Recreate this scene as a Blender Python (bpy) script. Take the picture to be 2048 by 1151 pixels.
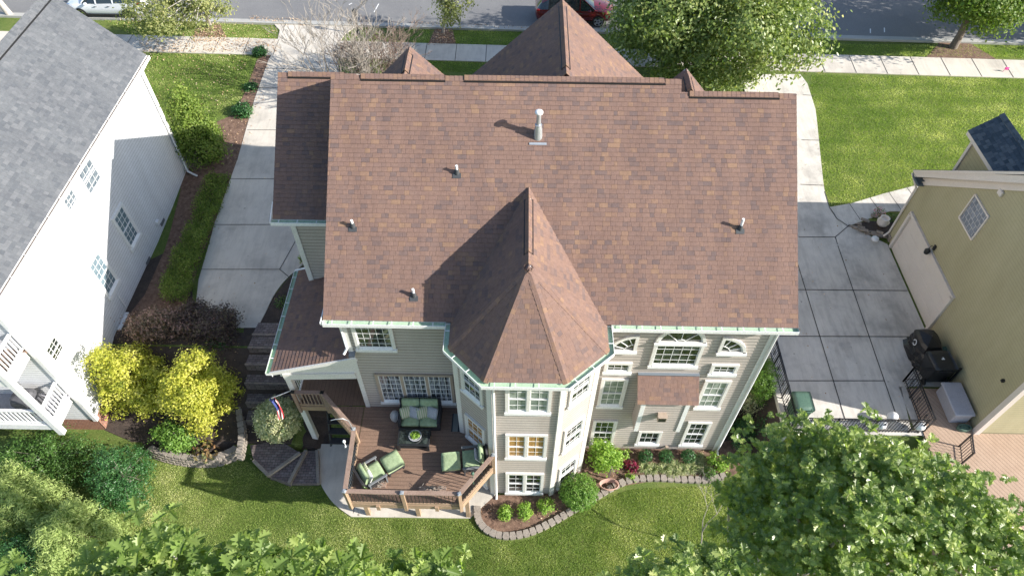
import bpy, math, random
import numpy as np
from mathutils import Vector, Matrix
random.seed(7); rng = np.random.default_rng(7)
sc = bpy.context.scene
for o in list(bpy.data.objects): bpy.data.objects.remove(o)
R = math.radians
# ---------------------------------------------------------------- camera
F_PX, PITCH, YAW, ROLL, CH = 1385.0, 50.8, .63, .46, 23.5
_p, _y, _r = R(PITCH), R(YAW), R(ROLL)
FW = Vector((-math.sin(_y)*math.cos(_p), math.cos(_y)*math.cos(_p), -math.sin(_p)))
_rt = Vector((math.cos(_y), math.sin(_y), 0)); _up = _rt.cross(FW)
RT = math.cos(_r)*_rt + math.sin(_r)*_up; UP = -math.sin(_r)*_rt + math.cos(_r)*_up
CAM = Vector((0, 0, CH))
cd = bpy.data.cameras.new('camera'); cam = bpy.data.objects.new('camera', cd); sc.collection.objects.link(cam)
cd.sensor_width = 36; cd.lens = F_PX*36/2048; cd.clip_end = 2000; cd.clip_start = .1
cam.matrix_world = Matrix(((RT.x, UP.x, -FW.x, 0), (RT.y, UP.y, -FW.y, 0), (RT.z, UP.z, -FW.z, CH), (0, 0, 0, 1)))
sc.camera = cam
# ---------------------------------------------------------------- light
SUN_EL, SUN_AZ = 28.5, 104.5
w = bpy.data.worlds.new("World"); sc.world = w; w.use_nodes = True
nt = w.node_tree; nt.nodes.clear()
sky = nt.nodes.new('ShaderNodeTexSky'); sky.sky_type = 'NISHITA'; sky.sun_disc = False
sky.sun_elevation = R(SUN_EL); sky.sun_rotation = R(SUN_AZ); sky.altitude = 200; sky.air_density = 1.0; sky.dust_density = 1.2
bg = nt.nodes.new('ShaderNodeBackground'); bg.inputs[1].default_value = .12
wo = nt.nodes.new('ShaderNodeOutputWorld'); nt.links.new(sky.outputs[0], bg.inputs[0]); nt.links.new(bg.outputs[0], wo.inputs[0])
sl = bpy.data.lights.new('sun', 'SUN'); sl.energy = 4.8; sl.angle = R(.5); sl.color = (1, .945, .87)
so = bpy.data.objects.new('sun', sl); sc.collection.objects.link(so)
_e, _a = R(SUN_EL), R(SUN_AZ)
SD = Vector((-math.sin(_a)*math.cos(_e), -math.cos(_a)*math.cos(_e), -math.sin(_e)))
so.rotation_euler = SD.to_track_quat('-Z', 'Y').to_euler(); so.location = (30, -10, 40)
sc.view_settings.view_transform = 'Standard'; sc.view_settings.look = 'None'; sc.view_settings.gamma = 1
sc.view_settings.exposure = .97
sc.render.engine = 'CYCLES'

# ---------------------------------------------------------------- photo measuring helpers (real heights in, world points out)
def ray(x, y): return FW + RT*((x-1024)/F_PX) - UP*((y-575.5)/F_PX)
def P(x, y, z=0.):
    r = ray(x, y); t = (z-CH)/r.z; return CAM + r*t
def sm(a, b, t):
    t = min(1, max(0, (t-a)/(b-a))); return t*t*(3-2*t)
def gz(x, y):
    north = min(1, max(0, (y-22)/14))
    fw_ = .2*sm(12.35, 12.6, y) + .8*sm(12.9, 16.4, y)
    fm = sm(13.2, 16, y); fs = sm(13.5, 19.5, y); fe = sm(11.9, 12.2, y)
    a = sm(-8.6, -8.2, x); f = fw_*(1-a)+fm*a
    a = sm(8.0, 8.4, x); f = f*(1-a)+fs*a
    a = sm(9.9, 10.15, x); f = f*(1-a)+fe*a
    return -2.5 + 2.5*f + north*1.0
def G(x, y):
    r = ray(x, y); z = 0.; p = None
    lo, hi = 15., 90.
    t = lo
    while t < hi:
        p = CAM + r*t
        if p.z <= gz(p.x, p.y): break
        t += .15
    a, b = t-.15, t
    for _ in range(12):
        m = (a+b)/2; p = CAM + r*m
        if p.z <= gz(p.x, p.y): b = m
        else: a = m
    return Vector((p.x, p.y, gz(p.x, p.y)))
def height_at(base, ypx):
    lo, hi = -8., 25.
    for _ in range(40):
        m = (lo+hi)/2; d = Vector((base[0], base[1], m))-CAM
        yy = 575.5-F_PX*d.dot(UP)/d.dot(FW)
        if yy > ypx: lo = m
        else: hi = m
    return m

# ---------------------------------------------------------------- materials
def new_mat(name):
    m = bpy.data.materials.new(name); m.use_nodes = True
    return m, m.node_tree, m.node_tree.nodes['Principled BSDF']
def N(t, ty, **kw):
    n = t.nodes.new(ty)
    for k, v in kw.items(): setattr(n, k, v)
    return n
def L(t, a, b): t.links.new(a, b)
def M_(t, op, a, b=None):
    n = t.nodes.new('ShaderNodeMath'); n.operation = op
    for i, v in enumerate((a, b)):
        if v is None: continue
        if isinstance(v, (int, float)): n.inputs[i].default_value = v
        else: t.links.new(v, n.inputs[i])
    return n.outputs[0]
def ramp(t, fac, stops):
    r = t.nodes.new('ShaderNodeValToRGB'); e = r.color_ramp.elements
    while len(e) < len(stops): e.new(.5)
    for i, (p, c) in enumerate(stops): e[i].position = p; e[i].color = (*c, 1)
    t.links.new(fac, r.inputs[0]); return r.outputs[0]
def mixc(t, f, a, b, mode='MIX'):
    n = t.nodes.new('ShaderNodeMix'); n.data_type = 'RGBA'; n.blend_type = mode
    for s, v in ((n.inputs[0], f), (n.inputs[6], a), (n.inputs[7], b)):
        if isinstance(v, (int, float)): s.default_value = v
        elif isinstance(v, tuple): s.default_value = (*v, 1)
        else: t.links.new(v, s)
    return n.outputs[2]
def coords(t, kind='Object'): return t.nodes.new('ShaderNodeTexCoord').outputs[kind]
def noise(t, co, scale, detail=4, rough=.6, stretch=None):
    if stretch:
        mp = t.nodes.new('ShaderNodeMapping'); mp.inputs['Scale'].default_value = stretch; t.links.new(co, mp.inputs[0]); co = mp.outputs[0]
    n = t.nodes.new('ShaderNodeTexNoise'); n.inputs['Scale'].default_value = scale; n.inputs['Detail'].default_value = detail
    n.inputs['Roughness'].default_value = rough; t.links.new(co, n.inputs['Vector']); return n.outputs['Fac']
def bump(t, b, h, strength=.3, dist=.02):
    n = t.nodes.new('ShaderNodeBump'); n.inputs['Strength'].default_value = strength; n.inputs['Distance'].default_value = dist
    t.links.new(h, n.inputs['Height']); t.links.new(n.outputs[0], b.inputs['Normal'])
def nm(name, c1, c2, scale=3, rough=.7, b_=.2, bs=40, c3=None, stretch=None, metal=0, spec=.5):
    m, t, b = new_mat(name); co = coords(t)
    f = noise(t, co, scale, 5, .65, stretch)
    st = [(.3, c1), (.7, c2)] if c3 is None else [(.28, c1), (.5, c2), (.72, c3)]
    c = ramp(t, f, st)
    f2 = noise(t, co, bs, 3, .6)
    c = mixc(t, .35, c, ramp(t, f2, [(.3, tuple(x*.6 for x in c1)), (.7, tuple(min(1, x*1.25) for x in c2))]))
    L(t, c, b.inputs['Base Color']); b.inputs['Roughness'].default_value = rough; b.inputs['Metallic'].default_value = metal
    b.inputs['Specular IOR Level'].default_value = spec
    if b_: bump(t, b, f2, b_, .02)
    return m
def plain(name, c, rough=.6, metal=0, var=.06, coat=0):
    m, t, b = new_mat(name); co = coords(t)
    f = noise(t, co, 6, 4)
    L(t, ramp(t, f, [(.25, tuple(x*(1-var) for x in c)), (.75, tuple(min(1, x*(1+var)) for x in c))]), b.inputs['Base Color'])
    b.inputs['Roughness'].default_value = rough; b.inputs['Metallic'].default_value = metal
    if coat: b.inputs['Coat Weight'].default_value = coat
    return m
def shingle_mat(name, stops, h=.145, cell=.38, fine=.25):
    m, t, b = new_mat(name); uv = coords(t, 'UV')
    s = t.nodes.new('ShaderNodeSeparateXYZ'); L(t, uv, s.inputs[0])
    row = M_(t, 'FLOOR', M_(t, 'DIVIDE', s.outputs[1], h))
    wn = N(t, 'ShaderNodeTexWhiteNoise', noise_dimensions='1D'); L(t, row, wn.inputs['W'])
    x = M_(t, 'ADD', M_(t, 'DIVIDE', s.outputs[0], cell), M_(t, 'MULTIPLY', wn.outputs['Value'], 17.3))
    ce = M_(t, 'FLOOR', x); fr = M_(t, 'FRACT', x)
    cv = t.nodes.new('ShaderNodeCombineXYZ'); L(t, ce, cv.inputs[0]); L(t, row, cv.inputs[1])
    w2 = N(t, 'ShaderNodeTexWhiteNoise', noise_dimensions='2D'); L(t, cv.outputs[0], w2.inputs['Vector'])
    br = M_(t, 'ADD', M_(t, 'MULTIPLY', w2.outputs['Value'], .5), .28)
    sub = M_(t, 'GREATER_THAN', fr, br)
    cv2 = t.nodes.new('ShaderNodeCombineXYZ'); L(t, M_(t, 'ADD', M_(t, 'MULTIPLY', ce, 2), sub), cv2.inputs[0]); L(t, M_(t, 'ADD', row, 31.7), cv2.inputs[1])
    w3 = N(t, 'ShaderNodeTexWhiteNoise', noise_dimensions='2D'); L(t, cv2.outputs[0], w3.inputs['Vector'])
    c = ramp(t, w3.outputs['Value'], stops)
    big = noise(t, uv, .7, 3); gran = noise(t, uv, 90, 2, .7); med = noise(t, uv, 9, 3, .7)
    c = mixc(t, .3, c, mixc(t, 1., c, ramp(t, med, [(.3, (.55, .55, .55)), (.7, (1.3, 1.3, 1.3))]), 'MULTIPLY'))
    c = mixc(t, fine, c, mixc(t, 1., c, ramp(t, gran, [(.35, (.35, .35, .35)), (.65, (1.8, 1.8, 1.8))]), 'MULTIPLY'))
    c = mixc(t, .35, c, mixc(t, 1., c, ramp(t, big, [(.3, (.85, .85, .87)), (.7, (1.12, 1.12, 1.12))]), 'MULTIPLY'))
    stk = noise(t, uv, 1.0, 4, .6, (1.6, .22, 1)); c = mixc(t, .5, c, mixc(t, 1., c, ramp(t, stk, [(.35, (.8, .8, .82)), (.65, (1.12, 1.12, 1.1))]), 'MULTIPLY'))
    # joints between tabs: tabs have thickness -> height field
    d1 = M_(t, 'ABSOLUTE', M_(t, 'SUBTRACT', fr, br)); d2 = M_(t, 'MINIMUM', fr, M_(t, 'SUBTRACT', 1, fr))
    d = M_(t, 'MINIMUM', M_(t, 'MINIMUM', d1, d2), .03)
    hh = M_(t, 'ADD', M_(t, 'MULTIPLY', w3.outputs['Value'], .9), M_(t, 'MULTIPLY', d, 22))
    hh = M_(t, 'ADD', hh, M_(t, 'MULTIPLY', gran, .5))
    gap = ramp(t, M_(t, 'DIVIDE', d, .03), [(.0, (.6, .6, .6)), (.55, (1, 1, 1))])
    c = mixc(t, 1., c, gap, 'MULTIPLY')
    L(t, c, b.inputs['Base Color']); b.inputs['Roughness'].default_value = .92; b.inputs['Specular IOR Level'].default_value = .25
    bump(t, b, hh, .55, .01)
    return m
M = {}
M['shingle'] = shingle_mat('brown_shingles', [(0, (.143, .103, .095)), (.12, (.168, .115, .1)), (.3, (.196, .126, .101)), (.6, (.204, .13, .103)), (.82, (.195, .127, .105)), (.93, (.224, .141, .102)), (1, (.25, .159, .106))])
M['shingle_grey'] = shingle_mat('grey_shingles', [(0, (.095, .104, .116)), (.3, (.115, .123, .134)), (.7, (.122, .13, .14)), (1, (.145, .152, .162))], cell=.34, fine=.3)
M['shingle_slate'] = shingle_mat('slate_shingles', [(0, (.045, .065, .085)), (.5, (.07, .095, .12)), (1, (.11, .135, .155))])
def lap_shadow_mat(m, dark=.6, w_=.16):
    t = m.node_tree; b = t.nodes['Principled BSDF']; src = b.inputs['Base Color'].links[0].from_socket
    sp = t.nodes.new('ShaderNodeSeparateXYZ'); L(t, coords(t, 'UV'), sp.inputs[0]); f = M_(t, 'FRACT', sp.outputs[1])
    k = M_(t, 'MULTIPLY', M_(t, 'LESS_THAN', f, w_), M_(t, 'GREATER_THAN', f, .001))  # lap shadow painted as a dark line along each board's lower edge
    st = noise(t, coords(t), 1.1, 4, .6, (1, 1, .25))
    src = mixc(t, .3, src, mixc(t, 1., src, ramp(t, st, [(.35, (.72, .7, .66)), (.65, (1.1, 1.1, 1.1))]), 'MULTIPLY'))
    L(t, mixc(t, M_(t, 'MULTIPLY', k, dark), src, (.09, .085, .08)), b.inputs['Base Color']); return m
M['siding'] = nm('taupe_siding', (.43, .383, .345), (.485, .435, .393), 1.5, .6, .05, 30)
M['white_siding'] = nm('white_siding', (.66, .67, .69), (.71, .72, .73), 1.5, .55, .03, 30)
M['trim'] = nm('cream_trim', (.66, .645, .61), (.74, .72, .68), 2, .5, .04, 25)
M['white'] = nm('white_paint', (.72, .72, .71), (.8, .8, .79), 2, .45, .03, 25)
M['window_brown'] = nm('tan_window_trim', (.33, .26, .2), (.42, .34, .27), 3, .55, .05, 30)
M['gutter_green'] = nm('green_gutter_trough', (.35, .5, .36), (.47, .62, .45), 5, .35, .05, 20)
M['olive'] = nm('olive_siding', (.42, .375, .22), (.47, .42, .26), 1.2, .7, .2, 60)
M['cream'] = nm('cream_door_paint', (.7, .62, .55), (.76, .68, .61), 2, .55, .03, 40)
def conc(name, c1, c2, stain, seed):
    m = nm(name, c1, c2, .6, .85, .15, 60); t = m.node_tree; b = t.nodes['Principled BSDF']; src = b.inputs['Base Color'].links[0].from_socket
    mp = t.nodes.new('ShaderNodeMapping'); mp.inputs['Location'].default_value = (seed, seed*2, 0); L(t, coords(t), mp.inputs[0]); co = mp.outputs[0]
    a = noise(t, co, .55, 7, .65); sp = noise(t, co, 5, 3, .5); sk = noise(t, co, 1.6, 5, .6, (3, .5, 1))
    src = mixc(t, stain, src, mixc(t, 1., src, ramp(t, a, [(.36, (.5, .5, .51)), (.5, (.92, .92, .92)), (.7, (1.1, 1.1, 1.08))]), 'MULTIPLY'))
    src = mixc(t, stain*.6, src, mixc(t, 1., src, ramp(t, sk, [(.38, (.66, .65, .64)), (.55, (1, 1, 1))]), 'MULTIPLY'))
    src = mixc(t, 1., src, ramp(t, sp, [(.24, (.5, .48, .46)), (.29, (1, 1, 1))]), 'MULTIPLY')
    L(t, src, b.inputs['Base Color']); return m
M['concrete'] = conc('concrete', (.56, .515, .445), (.65, .6, .525), .45, 3)
M['concrete_old'] = conc('weathered_concrete', (.55, .52, .465), (.7, .66, .595), .6, 7)
lap_shadow_mat(M['siding'], .55, .2); lap_shadow_mat(M['white_siding'], .3, .18); lap_shadow_mat(M['olive'], .16, .22)
M['joint'] = plain('joint_filler', (.06, .055, .05), .9)
M['asphalt'] = nm('asphalt', (.15, .15, .155), (.22, .218, .215), .35, .9, .3, 30)
M['kerb'] = nm('kerb_concrete', (.34, .34, .32), (.45, .44, .41), 1.2, .85, .2, 40)
M['mulch'] = nm('mulch', (.045, .028, .02), (.19, .115, .08), 6, .95, .9, 28, c3=(.33, .22, .16))
M['soil'] = nm('dark_soil', (.03, .024, .02), (.085, .062, .05), 4, .95, .8, 25)
M['brick'] = None
M['brown_deck'] = nm('brown_composite_boards', (.17, .108, .078), (.27, .178, .128), 2.2, .6, .1, 30, stretch=(.3, 4, 1))
M['porch_boards'] = nm('porch_boards', (.16, .1, .075), (.21, .14, .1), 2.2, .6, .1, 30, stretch=(4, .3, 1))
M['tan_deck'] = nm('tan_deck_boards', (.36, .25, .175), (.45, .325, .235), 2.2, .65, .1, 30)
M['rail_wood'] = nm('brown_railing_wood', (.22, .15, .115), (.33, .235, .185), 4, .6, .15, 30)
M['post_wood'] = nm('treated_post_wood', (.29, .195, .125), (.39, .275, .185), 4, .7, .2, 30)
M['black_metal'] = plain('black_metal', (.018, .018, .02), .4)
M['black_vinyl'] = nm('black_vinyl_cover', (.008, .008, .009), (.02, .02, .022), 4, .35, .5, 6)
M['grey_vinyl'] = nm('grey_vinyl_cover', (.06, .062, .07), (.12, .12, .13), 4, .5, .5, 6)
M['galv'] = plain('galvanised_metal', (.5, .53, .55), .4, .6)
M['dark_lead'] = plain('dark_lead', (.05, .055, .06), .7)
M['lead'] = plain('lead_flashing', (.16, .19, .22), .6)
M['pvc'] = plain('white_pvc', (.8, .8, .8), .4)
M['rubber'] = plain('black_rubber', (.012, .012, .012), .8)
M['glass'] = None
M['bark'] = nm('bark', (.1, .08, .065), (.24, .2, .17), 6, .95, .9, 18, stretch=(1, 1, .3))
M['pale_bark'] = nm('pale_bark', (.33, .29, .25), (.52, .48, .43), 6, .9, .6, 14, stretch=(1, 1, .4))
M['twig'] = nm('lichened_twigs', (.2, .17, .15), (.38, .35, .3), 8, .95, .3, 20)
M['twig_brown'] = nm('brown_twigs', (.14, .095, .08), (.27, .21, .17), 8, .95, .3, 20)
M['stone'] = nm('concrete_edging_block', (.2, .17, .145), (.34, .3, .255), 3, .9, .6, 25)
M['flagstone'] = nm('flagstone', (.13, .12, .11), (.34, .27, .2), 4, .9, .6, 16)
M['wicker'] = nm('dark_wicker', (.018, .018, .02), (.045, .045, .05), 20, .6, .6, 60)
M['grey_metal'] = plain('grey_metal', (.14, .15, .16), .45)
M['cushion'] = nm('green_cushion_fabric', (.25, .33, .18), (.33, .42, .25), 5, .9, .3, 12)
M['resin'] = nm('grey_resin', (.36, .36, .4), (.43, .43, .47), 4, .5, .1, 30)
M['green_plastic'] = nm('green_plastic', (.05, .105, .075), (.09, .16, .115), 3, .45, .1, 20)
M['black_plastic'] = nm('black_plastic', (.012, .014, .015), (.025, .027, .03), 3, .4, .1, 20)
M['terracotta'] = plain('terracotta', (.45, .17, .09), .8)
M['hose'] = plain('pale_pink_hose', (.5, .3, .24), .6)
M['red_paint'] = plain('dark_red_car_paint', (.15, .008, .012), .25, .3, .04, 1)
M['white_paint'] = plain('white_car_paint', (.72, .74, .78), .25, 0, .03, 1)
M['chrome'] = plain('chrome', (.7, .7, .72), .15, 1)
M['flag_red'] = plain('flag_red', (.5, .03, .04), .8)
M['flag_white'] = plain('flag_white', (.75, .74, .72), .8)
M['flag_blue'] = plain('flag_blue', (.03, .05, .2), .8)
M['gold_inside'] = nm('warm_wood_floor_seen_through_window', (.26, .13, .04), (.5, .31, .12), 3, .12, .05, 14, stretch=(4, 1, 1))
def grass_mat():
    m, t, b = new_mat('lawn_grass'); co = coords(t)
    a = noise(t, co, .35, 4, .6); f = noise(t, co, 2.6, 6, .75); g = noise(t, co, 22, 4, .8)
    c = ramp(t, f, [(.28, (.06, .1, .025)), (.45, (.12, .165, .045)), (.6, (.19, .2, .075)), (.72, (.3, .26, .13))])
    c2 = ramp(t, g, [(.3, (.03, .065, .01)), (.5, (.11, .17, .035)), (.72, (.27, .3, .1))])
    c = mixc(t, .55, c, c2)
    c = mixc(t, .45, c, mixc(t, 1., c, ramp(t, a, [(.35, (.6, .8, .6)), (.65, (1.35, 1.25, 1.1))]), 'MULTIPLY'))
    L(t, c, b.inputs['Base Color']); b.inputs['Roughness'].default_value = .9; b.inputs['Specular IOR Level'].default_value = .2
    bump(t, b, g, 1., .06); return m
M['grass'] = grass_mat()
def brick_mat(name, c1, c2, mortar, scale=1., bw=.21, rh=.075):
    m, t, b = new_mat(name); co = coords(t, 'UV')
    n = t.nodes.new('ShaderNodeTexBrick'); L(t, co, n.inputs['Vector'])
    n.inputs['Color1'].default_value = (*c1, 1); n.inputs['Color2'].default_value = (*c2, 1); n.inputs['Mortar'].default_value = (*mortar, 1)
    n.inputs['Scale'].default_value = scale; n.inputs['Brick Width'].default_value = bw; n.inputs['Row Height'].default_value = rh; n.inputs['Mortar Size'].default_value = .008
    f = noise(t, co, 8, 4); c = mixc(t, .5, n.outputs[0], mixc(t, 1., n.outputs[0], ramp(t, f, [(.3, (.5, .5, .5)), (.7, (1.4, 1.4, 1.4))]), 'MULTIPLY'))
    L(t, c, b.inputs['Base Color']); b.inputs['Roughness'].default_value = .9
    bump(t, b, M_(t, 'SUBTRACT', 1, n.outputs['Fac']), .5, .01); return m
M['brick'] = brick_mat('red_brick', (.26, .1, .06), (.36, .15, .09), (.35, .3, .26))
M['paver'] = brick_mat('clay_pavers', (.14, .105, .1), (.22, .18, .17), (.05, .055, .05), bw=.2, rh=.11)
M['glassblock'] = brick_mat('glass_blocks', (.2, .22, .26), (.28, .3, .35), (.62, .6, .56), bw=.2, rh=.2)
def glass_mat(name, c, c2, rough=.04, curtains=False):
    m, t, b = new_mat(name); co = coords(t)
    f = noise(t, co, 4, 4, .6, (6, 6, .6) if curtains else None)
    L(t, ramp(t, f, [(.42, c), (.6, c2)]), b.inputs['Base Color'])
    b.inputs['Roughness'].default_value = rough; b.inputs['Specular IOR Level'].default_value = .9; b.inputs['IOR'].default_value = 1.6; return m
M['glass'] = glass_mat('dark_window_glass', (.008, .012, .011), (.05, .065, .06))
M['glass_curtain'] = glass_mat('window_glass_over_pale_curtains', (.03, .035, .04), (.3, .32, .36), curtains=True)
M['glass_pale'] = glass_mat('window_glass_pale_reflection', (.1, .13, .155), (.2, .235, .26), .1)  # pale reflection painted into the pane colour, upper windows of the white house
M['glass_pale2'] = glass_mat('window_glass_blue_reflection', (.14, .2, .24), (.22, .29, .33), .08)  # bluish reflection painted into the pane colour, lower windows of the white house
M['glass_blind'] = glass_mat('window_glass_over_blinds', (.16, .2, .18), (.3, .34, .31), .05)
def leaf_mat(name, stops, trans=.35, rough=.5, spec=.35, k=1.4):
    stops = [(p, tuple(min(.8, x*k) for x in c)) for p, c in stops]
    m, t, b = new_mat(name)
    at = t.nodes.new('ShaderNodeAttribute'); at.attribute_name = 'rnd'
    c = ramp(t, at.outputs['Fac'], stops)
    L(t, c, b.inputs['Base Color']); b.inputs['Roughness'].default_value = rough; b.inputs['Specular IOR Level'].default_value = spec
    tr = t.nodes.new('ShaderNodeBsdfTranslucent'); L(t, mixc(t, 1., c, (1.2, 1.35, .6), 'MULTIPLY'), tr.inputs[0])
    mx = t.nodes.new('ShaderNodeMixShader'); mx.inputs[0].default_value = trans
    L(t, b.outputs[0], mx.inputs[1]); L(t, tr.outputs[0], mx.inputs[2])
    L(t, mx.outputs[0], t.nodes['Material Output'].inputs[0]); return m
M['lf_oak'] = leaf_mat('oak_leaves', [(0, (.06, .1, .03)), (.5, (.15, .2, .055)), (.85, (.25, .28, .095)), (1, (.38, .36, .14))], .35, .38, .5)
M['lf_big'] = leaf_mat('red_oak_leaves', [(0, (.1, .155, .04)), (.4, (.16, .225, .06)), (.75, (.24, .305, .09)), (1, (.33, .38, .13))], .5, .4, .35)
M['lf_big2'] = leaf_mat('yellow_green_oak_leaves', [(0, (.1, .155, .045)), (.4, (.19, .25, .075)), (.75, (.31, .365, .13)), (.97, (.46, .47, .2)), (1, (.4, .26, .1))], .5, .32, .6)  # brighter, yellower leaf colours than the near oak at bottom left
M['lf_fresh'] = leaf_mat('fresh_green_leaves', [(0, (.05, .12, .02)), (.5, (.11, .2, .035)), (1, (.2, .3, .07))], .35, .4)
M['lf_maple'] = leaf_mat('maple_leaves', [(0, (.05, .1, .018)), (.5, (.1, .16, .028)), (1, (.2, .24, .06))])
M['lf_pale'] = leaf_mat('autumn_pale_leaves', [(0, (.12, .14, .05)), (.6, (.22, .24, .09)), (1, (.36, .33, .15))])
M['lf_gold'] = leaf_mat('golden_leaves', [(0, (.11, .155, .02)), (.3, (.31, .33, .04)), (.65, (.52, .5, .08)), (1, (.68, .63, .2))], .35, k=1.1)
M['lf_dark'] = leaf_mat('dark_evergreen_leaves', [(0, (.015, .05, .016)), (.6, (.035, .1, .028)), (1, (.08, .16, .05))], .2, .35)
M['lf_mid'] = leaf_mat('mid_green_leaves', [(0, (.03, .075, .015)), (.6, (.065, .13, .03)), (1, (.12, .2, .05))], .3, .4)
M['lf_lime'] = leaf_mat('lime_leaves', [(0, (.11, .2, .03)), (.6, (.2, .31, .05)), (1, (.34, .43, .1))], .4)
M['lf_spirea'] = leaf_mat('spirea_leaves', [(0, (.09, .14, .025)), (.6, (.16, .23, .04)), (1, (.28, .32, .08))], .4, k=1.2)
M['lf_juniper'] = leaf_mat('juniper_sprays', [(0, (.1, .15, .04)), (.5, (.22, .28, .09)), (1, (.34, .4, .16))], .3, .7, .2)
M['lf_purple'] = leaf_mat('barberry_leaves', [(0, (.03, .022, .025)), (.5, (.075, .05, .05)), (.85, (.1, .09, .05)), (1, (.26, .13, .12))], .2)
M['lf_pink'] = leaf_mat('loropetalum_leaves', [(0, (.05, .05, .03)), (.4, (.12, .09, .06)), (1, (.42, .25, .23))], .25)
M['lf_cream'] = leaf_mat('variegated_leaves', [(0, (.12, .2, .08)), (.3, (.3, .37, .16)), (.5, (.62, .6, .32)), (1, (.8, .77, .5))], .2, .5, k=1.)
M['lf_burg'] = leaf_mat('burgundy_leaves', [(0, (.07, .005, .02)), (1, (.24, .02, .06))], .3)
M['lf_varieg'] = leaf_mat('variegated_grass_blades', [(0, (.1, .18, .05)), (.4, (.26, .32, .12)), (.8, (.5, .5, .27)), (1, (.62, .6, .4))], .3, .6, k=1.)
M['lf_dry'] = leaf_mat('dry_fallen_leaves', [(0, (.16, .09, .05)), (.5, (.36, .23, .14)), (1, (.6, .46, .33))], .1, .9, .1)
M['lf_blade'] = leaf_mat('grass_blades', [(0, (.08, .13, .03)), (.35, (.15, .215, .05)), (.7, (.26, .3, .1)), (1, (.52, .48, .27))], .4, .8, .15, k=1.62)

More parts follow.
